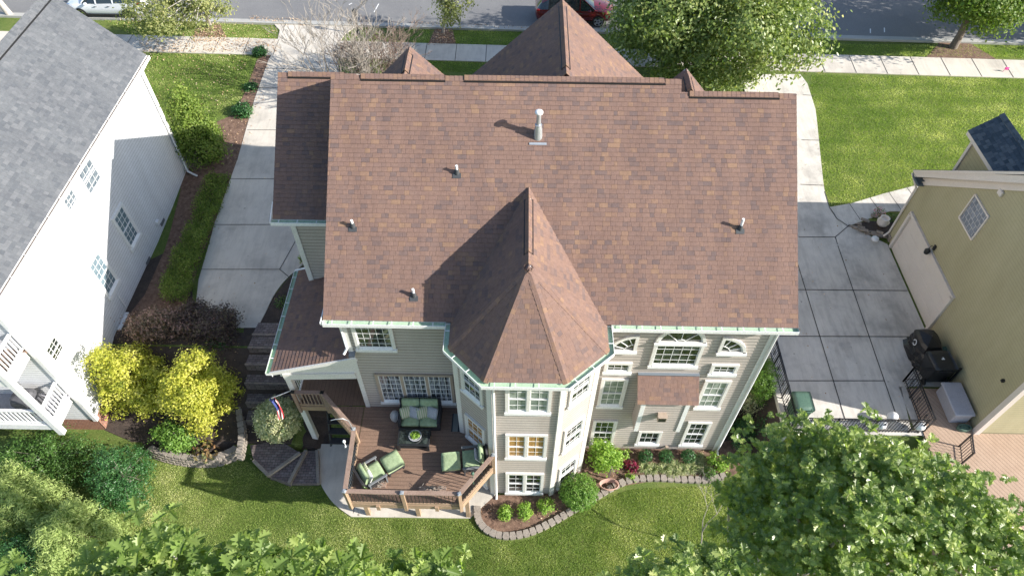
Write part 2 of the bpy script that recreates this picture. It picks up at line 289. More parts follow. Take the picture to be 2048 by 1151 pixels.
# ---------------------------------------------------------------- mesh building
COL = sc.collection
class MB:
    def __init__(s): s.v = []; s.f = []; s.m = []; s.uv = []; s.sm = []
    def poly(s, pts, m=0, uv=None, smooth=False):
        i = len(s.v); s.v += [tuple(p) for p in pts]; s.f.append(list(range(i, i+len(pts)))); s.m.append(m); s.uv.append(uv); s.sm.append(smooth)
    def mesh(s, vs, fs, m=0, smooth=False, uvs=None):
        i = len(s.v); s.v += [tuple(p) for p in vs]
        for k, f in enumerate(fs): s.f.append([i+a for a in f]); s.m.append(m); s.uv.append(uvs[k] if uvs else None); s.sm.append(smooth)
    def box(s, c, d, m=0, rz=0, mat=None, bev=0):
        hx, hy, hz = d[0]/2, d[1]/2, d[2]/2
        T = Matrix.Translation(c) @ (mat if mat is not None else Matrix.Rotation(rz, 4, 'Z'))
        if bev:
            b = min(bev, hx*.9, hy*.9, hz*.9); vs = []
            for sz, ins in ((-hz, b), (-hz+b, 0), (hz-b, 0), (hz, b)):
                ax, ay = hx-ins, hy-ins
                for (x, y) in ((-ax, -ay+b), (-ax+b, -ay), (ax-b, -ay), (ax, -ay+b), (ax, ay-b), (ax-b, ay), (-ax+b, ay), (-ax, ay-b)): vs.append(T @ Vector((x, y, sz)))
            fs = [list(range(7, -1, -1)), [24+i for i in range(8)]]
            for k in range(3):
                for i in range(8): fs.append([k*8+i, k*8+(i+1) % 8, (k+1)*8+(i+1) % 8, (k+1)*8+i])
            s.mesh(vs, fs, m); return
        vs = [T @ Vector((sx*hx, sy*hy, sz*hz)) for sz in (-1, 1) for sy in (-1, 1) for sx in (-1, 1)]
        fs = [(0, 2, 3, 1), (4, 5, 7, 6), (0, 1, 5, 4), (2, 6, 7, 3), (0, 4, 6, 2), (1, 3, 7, 5)]
        s.mesh(vs, fs, m)
    def bar(s, p, q, w_, h_, m=0, up=(0, 0, 1)):
        p, q = Vector(p), Vector(q); d = q-p; ln = d.length
        if ln < 1e-6: return
        d.normalize(); u = Vector(up); sd = d.cross(u)
        if sd.length < 1e-4: sd = d.cross(Vector((1, 0, 0)))
        sd.normalize(); u = sd.cross(d)
        T = Matrix(((sd.x, d.x, u.x, 0), (sd.y, d.y, u.y, 0), (sd.z, d.z, u.z, 0), (0, 0, 0, 1)))
        s.box((p+q)/2, (w_, ln, h_), m, mat=T)
    def tube(s, pts, r, n=8, m=0, cap=True):
        pts = [Vector(p) for p in pts]; rs = r if isinstance(r, (list, tuple)) else [r]*len(pts)
        rings = []; prev = None
        for i, p in enumerate(pts):
            d = (pts[min(i+1, len(pts)-1)]-pts[max(i-1, 0)]).normalized()
            a = prev if prev is not None else (Vector((0, 0, 1)) if abs(d.z) < .9 else Vector((1, 0, 0)))
            u = (a - d*a.dot(d)).normalized(); prev = u; v = d.cross(u)
            rings.append([p+(u*math.cos(2*math.pi*k/n)+v*math.sin(2*math.pi*k/n))*rs[i] for k in range(n)])
        vs = [q for rg in rings for q in rg]; fs = []
        for i in range(len(pts)-1):
            for k in range(n): fs.append((i*n+k, i*n+(k+1) % n, (i+1)*n+(k+1) % n, (i+1)*n+k))
        s.mesh(vs, fs, m, n > 4)
        if cap: s.poly(rings[-1], m); s.poly(rings[0][::-1], m)
    def lathe(s, c, prof, n=24, m=0, smooth=True):
        c = Vector(c); vs = []; fs = []
        for (r_, z) in prof:
            for k in range(n): vs.append(c+Vector((r_*math.cos(2*math.pi*k/n), r_*math.sin(2*math.pi*k/n), z)))
        for i in range(len(prof)-1):
            for k in range(n): fs.append((i*n+k, i*n+(k+1) % n, (i+1)*n+(k+1) % n, (i+1)*n+k))
        s.mesh(vs, fs, m, smooth)
        s.poly(vs[-n:], m); s.poly(vs[:n][::-1], m)
    def prism(s, pts, z0, z1, m=0, ms=None):
        a = sum(pts[i][0]*pts[(i+1) % len(pts)][1]-pts[(i+1) % len(pts)][0]*pts[i][1] for i in range(len(pts)))
        if a < 0: pts = pts[::-1]
        n = len(pts)
        s.poly([(p[0], p[1], z1) for p in pts], m, uv=[(p[0], p[1]) for p in pts]); s.poly([(p[0], p[1], z0) for p in pts][::-1], m)
        for i in range(n):
            p, q = pts[i], pts[(i+1) % n]
            s.poly([(p[0], p[1], z0), (q[0], q[1], z0), (q[0], q[1], z1), (p[0], p[1], z1)], m if ms is None else ms)
    def build(s, name, mats, parent=None, local=False):
        me = bpy.data.meshes.new(name); off = Vector((0, 0, 0)) if (parent is None or local) else wloc(parent)
        me.from_pydata([tuple(Vector(v)-off) for v in s.v], [], s.f)
        mats = mats if isinstance(mats, (list, tuple)) else [mats]
        for m in mats: me.materials.append(M[m] if isinstance(m, str) else m)
        me.polygons.foreach_set('material_index', s.m); me.polygons.foreach_set('use_smooth', s.sm)
        if any(u is not None for u in s.uv):
            ul = me.uv_layers.new(name='UVMap'); li = 0
            for f, u in zip(s.f, s.uv):
                for k in range(len(f)):
                    if u is not None: ul.data[li].uv = u[k]
                    li += 1
        me.validate(); me.update()
        o = bpy.data.objects.new(name, me); COL.objects.link(o)
        if parent is not None: o.parent = parent
        return o
def wloc(o):
    v = Vector(o.location)
    while o.parent is not None: o = o.parent; v = v+Vector(o.location)
    return v
def tag(o, label, cat=None, group=None):
    o['label'] = label
    if cat: o['category'] = cat
    if group: o['group'] = group
    return o
def thing(name, loc, label, cat, group=None, rz=0):
    o = bpy.data.objects.new(name, None); o.empty_display_size = .2; COL.objects.link(o); o.location = loc; o.rotation_euler = (0, 0, rz)
    return tag(o, label, cat, group)
def structure(o): o['kind'] = 'structure'; return o
def stuff(o, label, cat): o['kind'] = 'stuff'; return tag(o, label, cat)
def dup(root, loc, rz, label, group=None, scale=None):
    r = root.copy(); COL.objects.link(r); r.location = loc; r.rotation_euler = (0, 0, rz); r['label'] = label
    if scale: r.scale = scale
    if group: r['group'] = group
    for ch in list(root.children):
        c = ch.copy(); COL.objects.link(c); c.parent = r
        for g in list(ch.children):
            d = g.copy(); COL.objects.link(d); d.parent = c
    return r
def clip(poly, a, b, c):     # keep a*x+b*y<=c
    out = []
    for i in range(len(poly)):
        p, q = poly[i], poly[(i+1) % len(poly)]
        dp, dq = a*p[0]+b*p[1]-c, a*q[0]+b*q[1]-c
        if dp <= 0: out.append(p)
        if (dp < 0 < dq) or (dq < 0 < dp):
            t = dp/(dp-dq); out.append((p[0]+(q[0]-p[0])*t, p[1]+(q[1]-p[1])*t))
    return out
def drape(mb, poly, dz, m=0, step=1.0, skirt=.12, zf=None):
    zf = zf or gz
    a = sum(poly[i][0]*poly[(i+1) % len(poly)][1]-poly[(i+1) % len(poly)][0]*poly[i][1] for i in range(len(poly)))
    poly = [(p[0], p[1]) for p in poly]
    if a < 0: poly = poly[::-1]
    xs = [p[0] for p in poly]; ys = [p[1] for p in poly]
    for i in range(math.floor(min(xs)/step), math.ceil(max(xs)/step)):
        px = clip(clip(poly, -1, 0, -i*step), 1, 0, (i+1)*step)
        if len(px) < 3: continue
        for j in range(math.floor(min(ys)/step), math.ceil(max(ys)/step)):
            pc = clip(clip(px, 0, -1, -j*step), 0, 1, (j+1)*step)
            if len(pc) >= 3: mb.poly([(x, y, zf(x, y)+dz) for x, y in pc], m, uv=[(x, y) for x, y in pc])
    if skirt:
        for i in range(len(poly)):
            p, q = poly[i], poly[(i+1) % len(poly)]; n = max(1, int(math.hypot(q[0]-p[0], q[1]-p[1])/step))
            for k in range(n):
                a_ = (p[0]+(q[0]-p[0])*k/n, p[1]+(q[1]-p[1])*k/n); b_ = (p[0]+(q[0]-p[0])*(k+1)/n, p[1]+(q[1]-p[1])*(k+1)/n)
                za, zb = zf(*a_)+dz, zf(*b_)+dz
                mb.poly([(*a_, za-skirt), (*b_, zb-skirt), (*b_, zb), (*a_, za)], m)
def strip(p, q, w_):
    p = Vector((p[0], p[1])); q = Vector((q[0], q[1])); d = (q-p).normalized(); n = Vector((-d.y, d.x))*w_/2
    return [tuple(p-n), tuple(q-n), tuple(q+n), tuple(p+n)]
def curve(pts, n=8):
    pts = [Vector((p[0], p[1])) for p in pts]; out = []
    for i in range(len(pts)-1):
        p0 = pts[max(i-1, 0)]; p1 = pts[i]; p2 = pts[i+1]; p3 = pts[min(i+2, len(pts)-1)]
        for k in range(n):
            t = k/n; out.append(.5*((2*p1)+(p2-p0)*t+(2*p0-5*p1+4*p2-p3)*t*t+(3*p1-p0-3*p2+p3)*t**3))
    out.append(pts[-1]); return [(p.x, p.y) for p in out]
# a roof plane as real lapped courses; eave = (p, q) gives the horizontal direction and the zero of the slope
def courses(mb, poly, p, q, e=.145, th=.014, lift=.0, slab=.1, m=0, ms=1, gap=0, uoff=0.):
    p, q = Vector(p), Vector(q); u = (q-p).normalized(); P3 = [Vector(a) for a in poly]
    n = None
    for a in P3:
        c = u.cross(a-p)
        if c.length > .05 and (n is None or c.length > n.length): n = c
    n = n.normalized()
    if n.z < 0: n = -n
    v = n.cross(u)
    if v.z < 0 or (abs(v.z) < 1e-6 and v.y < 0): v = -v
    p2 = [((a-p).dot(u), (a-p).dot(v)) for a in P3]
    vmin = min(b for a, b in p2); vmax = max(b for a, b in p2)
    for k in range(math.floor(vmin/e), math.ceil(vmax/e)):
        c = clip(clip(p2, 0, -1, -(k*e)), 0, 1, (k+1)*e-gap)
        if len(c) < 3: continue
        h = lambda vv: lift+th*(1-(vv-k*e)/e)
        pts = [p+u*a+v*b+n*h(b) for a, b in c]
        nn = (pts[1]-pts[0]).cross(pts[2]-pts[1])
        uvs = [(a+uoff, b+.0005*(1 if b < (k+.5)*e else -1)) for a, b in c]
        if nn.dot(n) < 0: pts = pts[::-1]; uvs = uvs[::-1]
        mb.poly(pts, m, uv=uvs)
        lo = [a for a, b in c if abs(b-k*e) < 1e-5]
        if len(lo) >= 2:
            a0, a1 = min(lo), max(lo); b = k*e
            mb.poly([p+u*a0+v*b+n*(lift-.004), p+u*a1+v*b+n*(lift-.004), p+u*a1+v*b+n*(lift+th), p+u*a0+v*b+n*(lift+th)], m, uv=[(a0, b+.001), (a1, b+.001), (a1, b+.002), (a0, b+.002)])
    if slab:
        top = [a+n*(lift-.002) for a in P3]; bot = [a-n*slab for a in P3]
        mb.poly(bot[::-1], ms)
        for i in range(len(P3)):
            j = (i+1) % len(P3); mb.poly([bot[i], bot[j], top[j], top[i]], ms)
    return n, v
def caps(mb, p, q, nL, nR, w_=.15, e=.145, lift=.03, m=0, vent=None, start=.0, end=1., tilt=.01):
    p, q = Vector(p), Vector(q); d = q-p; ln = d.length; d.normalize()
    def side(n):
        s_ = d.cross(n).normalized()
        return s_ if s_.z < 0 else -s_
    sL, sR = side(Vector(nL)), side(Vector(nR)); up = (Vector(nL)+Vector(nR)).normalized()
    k = 0; n = int(ln/e)
    for k in range(n):
        a, b = p+d*(k*e), p+d*min(ln, (k+1)*e+.01)
        h0, h1 = lift+tilt, lift+.002
        A, B = a+up*h0, b+up*h1; AL, BL = a+sL*w_+up*h0*.9, b+sL*w_+up*h1*.9; AR, BR = a+sR*w_+up*h0*.9, b+sR*w_+up*h1*.9
        uo = k*.37
        mb.poly([AL, A, B, BL], m, uv=[(uo, 0.01), (uo+.16, 0.01), (uo+.16, .13), (uo, .13)]); mb.poly([A, AR, BR, B], m, uv=[(uo+.16, .01), (uo+.3, .01), (uo+.3, .13), (uo+.16, .13)])
        dn = up*(lift*.6+.02)
        mb.poly([AL, AR, AR-dn, A-dn*.6, AL-dn], m, uv=[(uo, .01)]*5)
    for s_ in (sL, sR):
        a, b = p+s_*w_, q+s_*w_; mb.poly([a-up*.03, b-up*.03, b+up*lift, a+up*lift], m, uv=[(0, .01), (1, .01), (1, .02), (0, .02)])
    if vent is not None:
        for s_ in (sL, sR):
            a, b = p+d*(ln*start)+s_*(w_+.012)+up*.012, p+d*(ln*end)+s_*(w_+.012)+up*.012
            mb.bar(a, b, .05, .05, vent, up=up)
def siding(mb, a, b, z0, z1, n, e=.165, th=.022, m=0):
    a, b, n = Vector((a[0], a[1], 0)), Vector((b[0], b[1], 0)), Vector((n[0], n[1], 0)).normalized(); k = 0; z = z0
    if ((b-a).cross(Vector((0, 0, 1)))).dot(n) < 0: a, b = b, a
    while z < z1-1e-4:
        zt = min(z1, z+e); o0, o1 = n*(th+.004), n*.004
        mb.poly([a+o0+Vector((0, 0, z)), b+o0+Vector((0, 0, z)), b+o1+Vector((0, 0, zt)), a+o1+Vector((0, 0, zt))], m, uv=[(0, .01), (1, .01), (1, .99), (0, .99)])
        mb.poly([a+o1*.2+Vector((0, 0, z)), b+o1*.2+Vector((0, 0, z)), b+o0+Vector((0, 0, z)), a+o0+Vector((0, 0, z))], m, uv=[(0, .01)]*4)
        z += e
def gutter(mb, pts, closed_norm, z, wd=.15, h=.11, strap=.62):
    # pts: roof edge corners; closed_norm: outward normal of each segment
    n = len(pts)-1; outer = []
    def off(i, dist):
        if i == 0: return Vector((*pts[0], 0))+Vector((*closed_norm[0], 0))*dist
        if i == n: return Vector((*pts[n], 0))+Vector((*closed_norm[n-1], 0))*dist
        a, b = Vector((*closed_norm[i-1], 0)), Vector((*closed_norm[i], 0)); m_ = (a+b)
        m_ = m_/(1+a.dot(b)); return Vector((*pts[i], 0))+m_*dist
    Z = lambda v, z_: Vector((v.x, v.y, z_))
    for i in range(n):
        for d0, d1, za, zb, mt in ((-.03, wd, z-h+.035, z-h+.035, 1), (wd, wd, z-h, z+.012, 1), (wd+.018, wd+.018, z-h-.02, z+.012, 0), (wd, wd+.018, z+.012, z+.012, 0), (-.03, wd+.018, z-h-.02, z-h-.02, 0), (-.03, -.03, z-h-.12, z-.005, 0)):
            a0, b0 = off(i, d0), off(i+1, d0); a1, b1 = off(i, d1), off(i+1, d1)
            mb.poly([Z(a0, za), Z(b0, za), Z(b1, zb), Z(a1, zb)], mt)
        A, B = Vector((*pts[i], 0)), Vector((*pts[i+1], 0)); ln = (B-A).length; d = (B-A).normalized(); nn = Vector((*closed_norm[i], 0))
        for k in range(max(1, int(ln/strap))):
            c = A+d*(strap*(k+.5)+random.uniform(-.05, .05))
            if (c-A).length < ln-.1: mb.bar(Z(c, z+.008), Z(c+nn*(wd+.018), z+.014), .03, .008, 0)
    for i, s_ in ((0, -1), (n, 1)):
        a0, a1 = off(i, -.03), off(i, wd+.018); mb.poly([Z(a0, z-h-.02), Z(a1, z-h-.02), Z(a1, z+.012), Z(a0, z+.012)], 0)
def window(house, p, u, n, w_, h_, cols=3, rows=4, dh=True, pane='glass', fm='trim', fw_=.1, gm='white', units=1, sill=.13, arch=None, grid2=None):
    """p: lower-left outer frame corner, u: horizontal direction, n: outward normal"""
    p, u, n = Vector(p), Vector((*u, 0)).normalized(), Vector((*n, 0)).normalized(); Zv = Vector((0, 0, 1))
    at = lambda a, b, d: p+u*a+Zv*b+n*d
    T = Matrix(((u.x, n.x, 0, 0), (u.y, n.y, 0, 0), (u.z, 0, 1, 0), (0, 0, 0, 1)))
    def bx(mb, a0, a1, b0, b1, d0, d1, m=0): mb.box(at((a0+a1)/2, (b0+b1)/2, (d0+d1)/2), (a1-a0, d1-d0, b1-b0), m, mat=T)
    f = MB(); g = MB(); gl = MB(); sl_ = MB()
    bx(sl_, -.03, w_+.03, -.0, sill, .02, .11)
    sl_.poly([at(fw_, sill, .11), at(w_-fw_, sill, .11), at(w_-fw_, sill+.09, .026), at(fw_, sill+.09, .026)])
    bx(f, 0, fw_, sill, h_, .0, .075); bx(f, w_-fw_, w_, sill, h_, .0, .075); bx(f, fw_, w_-fw_, h_-fw_, h_, .0, .074)
    uw = (w_-fw_*(units+1))/units
    for k in range(1, units): bx(f, k*(uw+fw_), k*(uw+fw_)+fw_, sill, h_-fw_, .0, .073)
    y0, y1 = sill+.0, h_-fw_
    for k in range(units):
        x0 = fw_+k*(uw+fw_); x1 = x0+uw; s_ = .032
        bx(g, x0, x0+s_, y0, y1, .012, .05); bx(g, x1-s_, x1, y0, y1, .012, .05); bx(g, x0+s_, x1-s_, y0, y0+s_*1.4, .012, .049); bx(g, x0+s_, x1-s_, y1-s_, y1, .012, .049)
        if dh: bx(g, x0+s_, x1-s_, (y0+y1)/2-.022, (y0+y1)/2+.022, .012, .06)
        for i in range(1, cols):
            xx = x0+(x1-x0)*i/cols; bx(g, xx-.008, xx+.008, y0+s_, y1-s_, .02, .034)
        for j in range(1, rows):
            yy = y0+(y1-y0)*j/rows
            if dh and abs(yy-(y0+y1)/2) < .03: continue
            bx(g, x0+s_, x1-s_, yy-.008, yy+.008, .02, .033)
        gl.poly([at(x0+.01, y0+.01, .024), at(x1-.01, y0+.01, .024), at(x1-.01, y1-.01, .024), at(x0+.01, y1-.01, .024)])
    win = f.build('window', fm, house)
    sl_.build('sill', 'white', win); g.build('sash', gm, win); gl.build('pane', pane, win)
    return win
def arch_window(house, p, u, n, w_, h_, quarter=0, fm='trim', pane='glass', spokes=3):
    """semicircle (quarter=0) or quarter circle (quarter=+1 highest at right, -1 highest at left) on a base line"""
    p, u, n = Vector(p), Vector((*u, 0)), Vector((*n, 0)); Zv = Vector((0, 0, 1)); at = lambda a, b, d: p+u*a+Zv*b+n*d
    if quarter == 0: cx, rx, a0, a1 = w_/2, w_/2, 0, math.pi
    elif quarter > 0: cx, rx, a0, a1 = w_, w_, math.pi/2, math.pi
    else: cx, rx, a0, a1 = 0, w_, 0, math.pi/2
    IN = .45 if quarter else .22
    K = 20; f = MB(); g = MB(); gl = MB(); arc = lambda r_, t: (cx+rx*r_*math.cos(t), h_*r_*math.sin(t))
    fr = 1-.1/rx
    for k in range(K):
        t0, t1 = a0+(a1-a0)*k/K, a0+(a1-a0)*(k+1)/K
        A, B, C_, D = arc(1, t0), arc(1, t1), arc(fr, t1), arc(fr, t0)
        f.poly([at(*A, .075), at(*B, .075), at(*C_, .075), at(*D, .075)]); f.poly([at(*A, 0), at(*B, 0), at(*B, .075), at(*A, .075)]); f.poly([at(*D, 0), at(*C_, 0), at(*C_, .075), at(*D, .075)])
        gl.poly([at(*C_, .024), at(*D, .024), at(cx, 0, .024)])
        g.bar(at(*arc(IN, t0), .035), at(*arc(IN, t1), .035), .022, .02, 0, up=tuple(n))
        g.bar(at(*arc(fr-.03, t0), .035), at(*arc(fr-.03, t1), .035), .04, .03, 0, up=tuple(n))
    for k in range(1, spokes+1):
        t = a0+(a1-a0)*k/(spokes+1); g.bar(at(*arc(IN, t), .034), at(*arc(fr, t), .034), .02, .018, 0, up=tuple(n))
    f.bar(at(0, .05, .04), at(w_, .05, .04), .1, .07, 0, up=tuple(n))
    if quarter: f.bar(at(cx-.05*quarter, 0, .04), at(cx-.05*quarter, h_, .04), .1, .071, 0, up=tuple(n))
    win = f.build('window', fm, house)
    s_ = MB(); s_.bar(at(-.03, .0, .07), at(w_+.03, .0, .07), .12, .09, 0, up=(0, 0, 1))
    s_.build('sill', 'white', win); g.build('sash', 'white', win); gl.build('pane', pane, win); return win
def fbox(name, house, c, d, mat, **kw):
    m = MB(); m.box(c, d, **kw); return m.build(name, mat, house)

# ================================================================ GROUND
def terrain():
    xs = np.concatenate([np.arange(-400, -36, 40.), np.arange(-36, -20, 2.), np.arange(-20, 20, .4), np.arange(20, 40, 2.), np.arange(40, 401, 40.)])
    ys = np.concatenate([np.arange(-300, -8, 40.), np.arange(-8, 6, 2.), np.arange(6, 20, .3), np.arange(20, 60, 1.5), np.arange(60, 500, 40.)])
    nx, ny = len(xs), len(ys); vs = []
    for y in ys:
        for x in xs:
            vs.append((x, y, gz(x, y)))
    fs = [(j*nx+i, j*nx+i+1, (j+1)*nx+i+1, (j+1)*nx+i) for j in range(ny-1) for i in range(nx-1)]
    mb = MB(); mb.mesh(vs, fs); structure(mb.build('ground', 'grass'))
terrain()
KY = 38.0   # kerb line
def ky(x, o=0.): return 38.35-.0245*x+o
def road():
    mb = MB(); drape(mb, [(-90, ky(-90, .38)), (90, ky(90, .38)), (90, 50), (-90, 50)], -.0, 0, 6, skirt=0, zf=lambda x, y: 1.012); structure(mb.build('road', 'asphalt'))
    mb = MB()
    for x0 in np.arange(-60, 60, 3.):
        q = lambda a, b: [(x0, ky(x0, a)), (x0+2.992, ky(x0+2.992, a)), (x0+2.992, ky(x0+2.992, b)), (x0, ky(x0, b))]
        mb.prism(q(-.17, 0), .9, 1.13); mb.prism(q(.003, .4), .9, 1.02)
    structure(mb.build('kerb', 'kerb'))
    m2 = MB()
    for (a, b, ln) in ((752, 16, 1), (1768, 60, .5), (1740, 62, .5), (700, 8, .2)):
        p = P(a, b, 1.02); m2.prism(strip((p.x-.05, p.y-ln/2), (p.x+.1, p.y+ln/2), .06), 1.014, 1.018)
    structure(m2.build('road_paint_marks', 'white'))
road()
def sidewalk():
    wy = lambda x, o: 34.97-.0254*x+o
    mb = MB(); drape(mb, [(-60, wy(-60, 0)), (60, wy(60, 0)), (60, wy(60, 1.62)), (-60, wy(-60, 1.62))], .045, 0, 2.); o = structure(mb.build('sidewalk', 'concrete'))
    mj = MB()
    for i, x in enumerate(np.arange(-58, 58, 1.75)):
        drape(mj, strip((x, wy(x, 0)), (x, wy(x, 1.62)), .03), .056, 0, 2., skirt=0)
    mj.build('slab_joint', 'joint', o)
sidewalk()
def poly_px(pts, z=None):
    out = []
    for p in pts:
        q = G(*p) if z is None else P(p[0], p[1], z)
        out.append((q.x, q.y))
    return out
def driveway_left():
    zf = lambda x, y: (max(0, gz(x, y)) if y > 16 else 0.)
    inner = curve(poly_px([(640, 500), (600, 535), (572, 560), (549, 590), (532, 625), (515, 656)], 0), 5)
    west = poly_px([(383, 656), (398, 560), (430, 450), (480, 330), (516, 222), (538, 120)], 0)
    poly = west[::-1][:0]
    pts = [(-10.86, 16.78)]+[(-13.45, 16.72)]+west[1:5]+poly_px([(538, 120), (546, 108), (556, 80), (560, 62), (548, 49), (715, 52), (690, 70), (676, 90)])+[(-9.9, 32), (-7.7, 26), (-7.7, 21)]
    # inner curve from wall corner back to the end
    pts += [p for p in inner]
    mb = MB(); drape(mb, pts, .05, 0, .8, skirt=.7, zf=zf); o = structure(mb.build('driveway', 'concrete'))  # left
    mj = MB()
    for a, b in (((560, 540), (613, 445)), ((560, 540), (587, 562)), ((380, 540), (560, 540)), ((425, 452), (612, 452)), ((400, 500), (400, 500)), ((462, 367), (660, 367)), ((500, 277), (700, 277)), ((521, 200), (700, 202)), ((530, 165), (700, 167))):
        if a == b: continue
        p, q = P(*a, 0), P(*b, 0); drape(mj, strip(p, q, .03), .063, 0, .4, skirt=0, zf=zf)
    mj.build('slab_joint', 'joint', o)
driveway_left()
def driveway_right():
    zf = lambda x, y: min(1.0, max(0., (y-22)/14))
    cv = curve(poly_px([(1607, 168), (1622, 240), (1634, 320), (1645, 390), (1657, 420), (1672, 440), (1696, 455)], 0), 5)
    east = [(16.0, 33.5)]+[p for p in cv[5:]]
    pts = [(10.35, 12.55), (14.9, 12.55), (15.15, 14.4), (15.6, 14.5), (17.1, 14.5), (17.1, 22.1)]+east[::-1]+poly_px([(1600, 150)])+[(12.5, 34.2), (12.0, 27), (9.0, 23), (9.0, 19.5), (10.35, 18.8)]
    mb = MB(); drape(mb, pts, .05, 0, .8, skirt=.1, zf=zf); o = structure(mb.build('driveway', 'concrete_old'))
    mj = MB()
    for a, b in (((1597, 475), (1670, 475)), ((1670, 475), (1698, 452)), ((1657, 421), (1672, 441)), ((1672, 441), (1697, 456)), ((1646, 390), (1657, 421)), ((1670, 475), (1795, 838)), ((1596, 530), (1690, 838)), ((1596, 579), (1815, 581)), ((1560, 672), (1850, 673)), ((1560, 761), (1768, 761)), ((1597, 213), (1620, 214)), ((1597, 295), (1634, 296)), ((1597, 377), (1645, 379))):
        p, q = P(*a, .05), P(*b, .05); drape(mj, strip(p, q, .035), .063, 0, .4, skirt=0, zf=zf)
    mj.build('slab_joint', 'joint', o)
    # side path to the neighbour's front
    pa = poly_px([(1657, 420), (1700, 413), (1760, 396), (1822, 381), (1860, 372)], 0); pb = poly_px([(1860, 420), (1830, 428), (1775, 428), (1725, 445), (1696, 455), (1672, 440)], 0)
    mb = MB(); drape(mb, pa+pb, .046, 0, 1., zf=zf); o = structure(mb.build('path', 'concrete_old')); mj = MB()
    for a, b in (((1693, 411), (1718, 444)), ((1735, 402), (1758, 430)), ((1772, 392), (1798, 425)), ((1808, 384), (1830, 410))):
        drape(mj, strip(P(*a, 0), P(*b, 0), .03), .05, 0, 1., skirt=0, zf=zf)
    mj.build('slab_joint', 'joint', o)
    # retaining wall that holds the drive above the low garden
    mb = MB()
    mb.box((10.25, 15.7, -1.25), (.2, 6.3, 2.62)); mb.box((12.7, 12.45, -1.25), (5.1, .2, 2.62)); mb.box((15.2, 13.4, -1.2), (.28, 2.1, 2.5))
    tag(mb.build('retaining_wall', 'concrete_old'), 'grey concrete retaining wall holding up the right driveway under the iron railing', 'retaining wall')
driveway_right()
# yards: beds of mulch and soil
def bed(name, px, mat, dz=.03, z=None, step=.6):
    mb = MB(); drape(mb, poly_px(px, z), dz, 0, step, skirt=.05); return structure(mb.build(name, mat))
bed('mulch_bed', [(515, 120), (540, 105), (536, 160), (512, 250), (482, 345), (455, 420), (432, 445), (400, 520), (380, 590), (360, 640), (250, 640), (290, 590), (330, 500), (362, 380), (350, 300), (360, 280), (420, 250), (468, 230), (488, 190)], 'mulch')
bed('soil_bed', [(232, 640), (300, 600), (385, 640), (383, 668), (500, 665), (505, 900), (480, 905), (400, 918), (300, 905), (210, 860), (180, 800), (205, 700)], 'soil', .028)
bed('soil_bed', [(383, 655), (515, 652), (530, 625), (549, 592), (572, 562), (600, 537), (640, 505), (660, 900), (600, 905), (505, 905), (490, 640)], 'soil', .022)
bed('soil_bed', [(225, 640), (262, 590), (300, 520), (385, 480), (385, 670), (240, 670)], 'soil', .024)
bed('mulch_bed', [(948, 1012), (960, 1050), (1010, 1070), (1060, 1064), (1130, 1028), (1200, 990), (1240, 972), (1300, 962), (1400, 963), (1462, 952), (1500, 930), (1500, 870), (1440, 885), (1180, 885), (1100, 985), (990, 990)], 'mulch', .03, -2.5)
bed('soil_bed', [(1440, 900), (1500, 935), (1560, 900), (1600, 860), (1590, 780), (1548, 690), (1500, 700)], 'soil', .027, -2.4)
bed('mulch_bed', [(855, 92), (870, 60), (905, 60), (912, 90)], 'mulch', .035)
bed('mulch_bed', [(1850, 118), (1880, 85), (1930, 82), (1990, 118)], 'mulch', .035)
bed('mulch_bed', [(385, 80), (395, 55), (440, 50), (455, 80)], 'mulch', .035)
def patio():
    mb = MB(); pts = curve([P(*p, -2.5)[:2] for p in ((640, 878), (634, 905), (633, 935), (642, 968), (662, 1000), (684, 1020), (703, 1033))], 5)
    pts += [P(940, 1036, -2.5)[:2], P(990, 990, -2.5)[:2], (-.8, 11.0), (-1.9, 12.8), (-7.9, 12.8)]
    mb.prism(pts, -2.7, -2.45); o = structure(mb.build('patio', 'concrete'))
    mj = MB()
    for a, b in (((-6.1, 9.95), (-6.1, 12.7)), ((-3.7, 9.9), (-3.7, 12.7))): mj.prism(strip(a, b, .02), -2.448, -2.446)
    mj.build('slab_joint', 'joint', o)
patio()
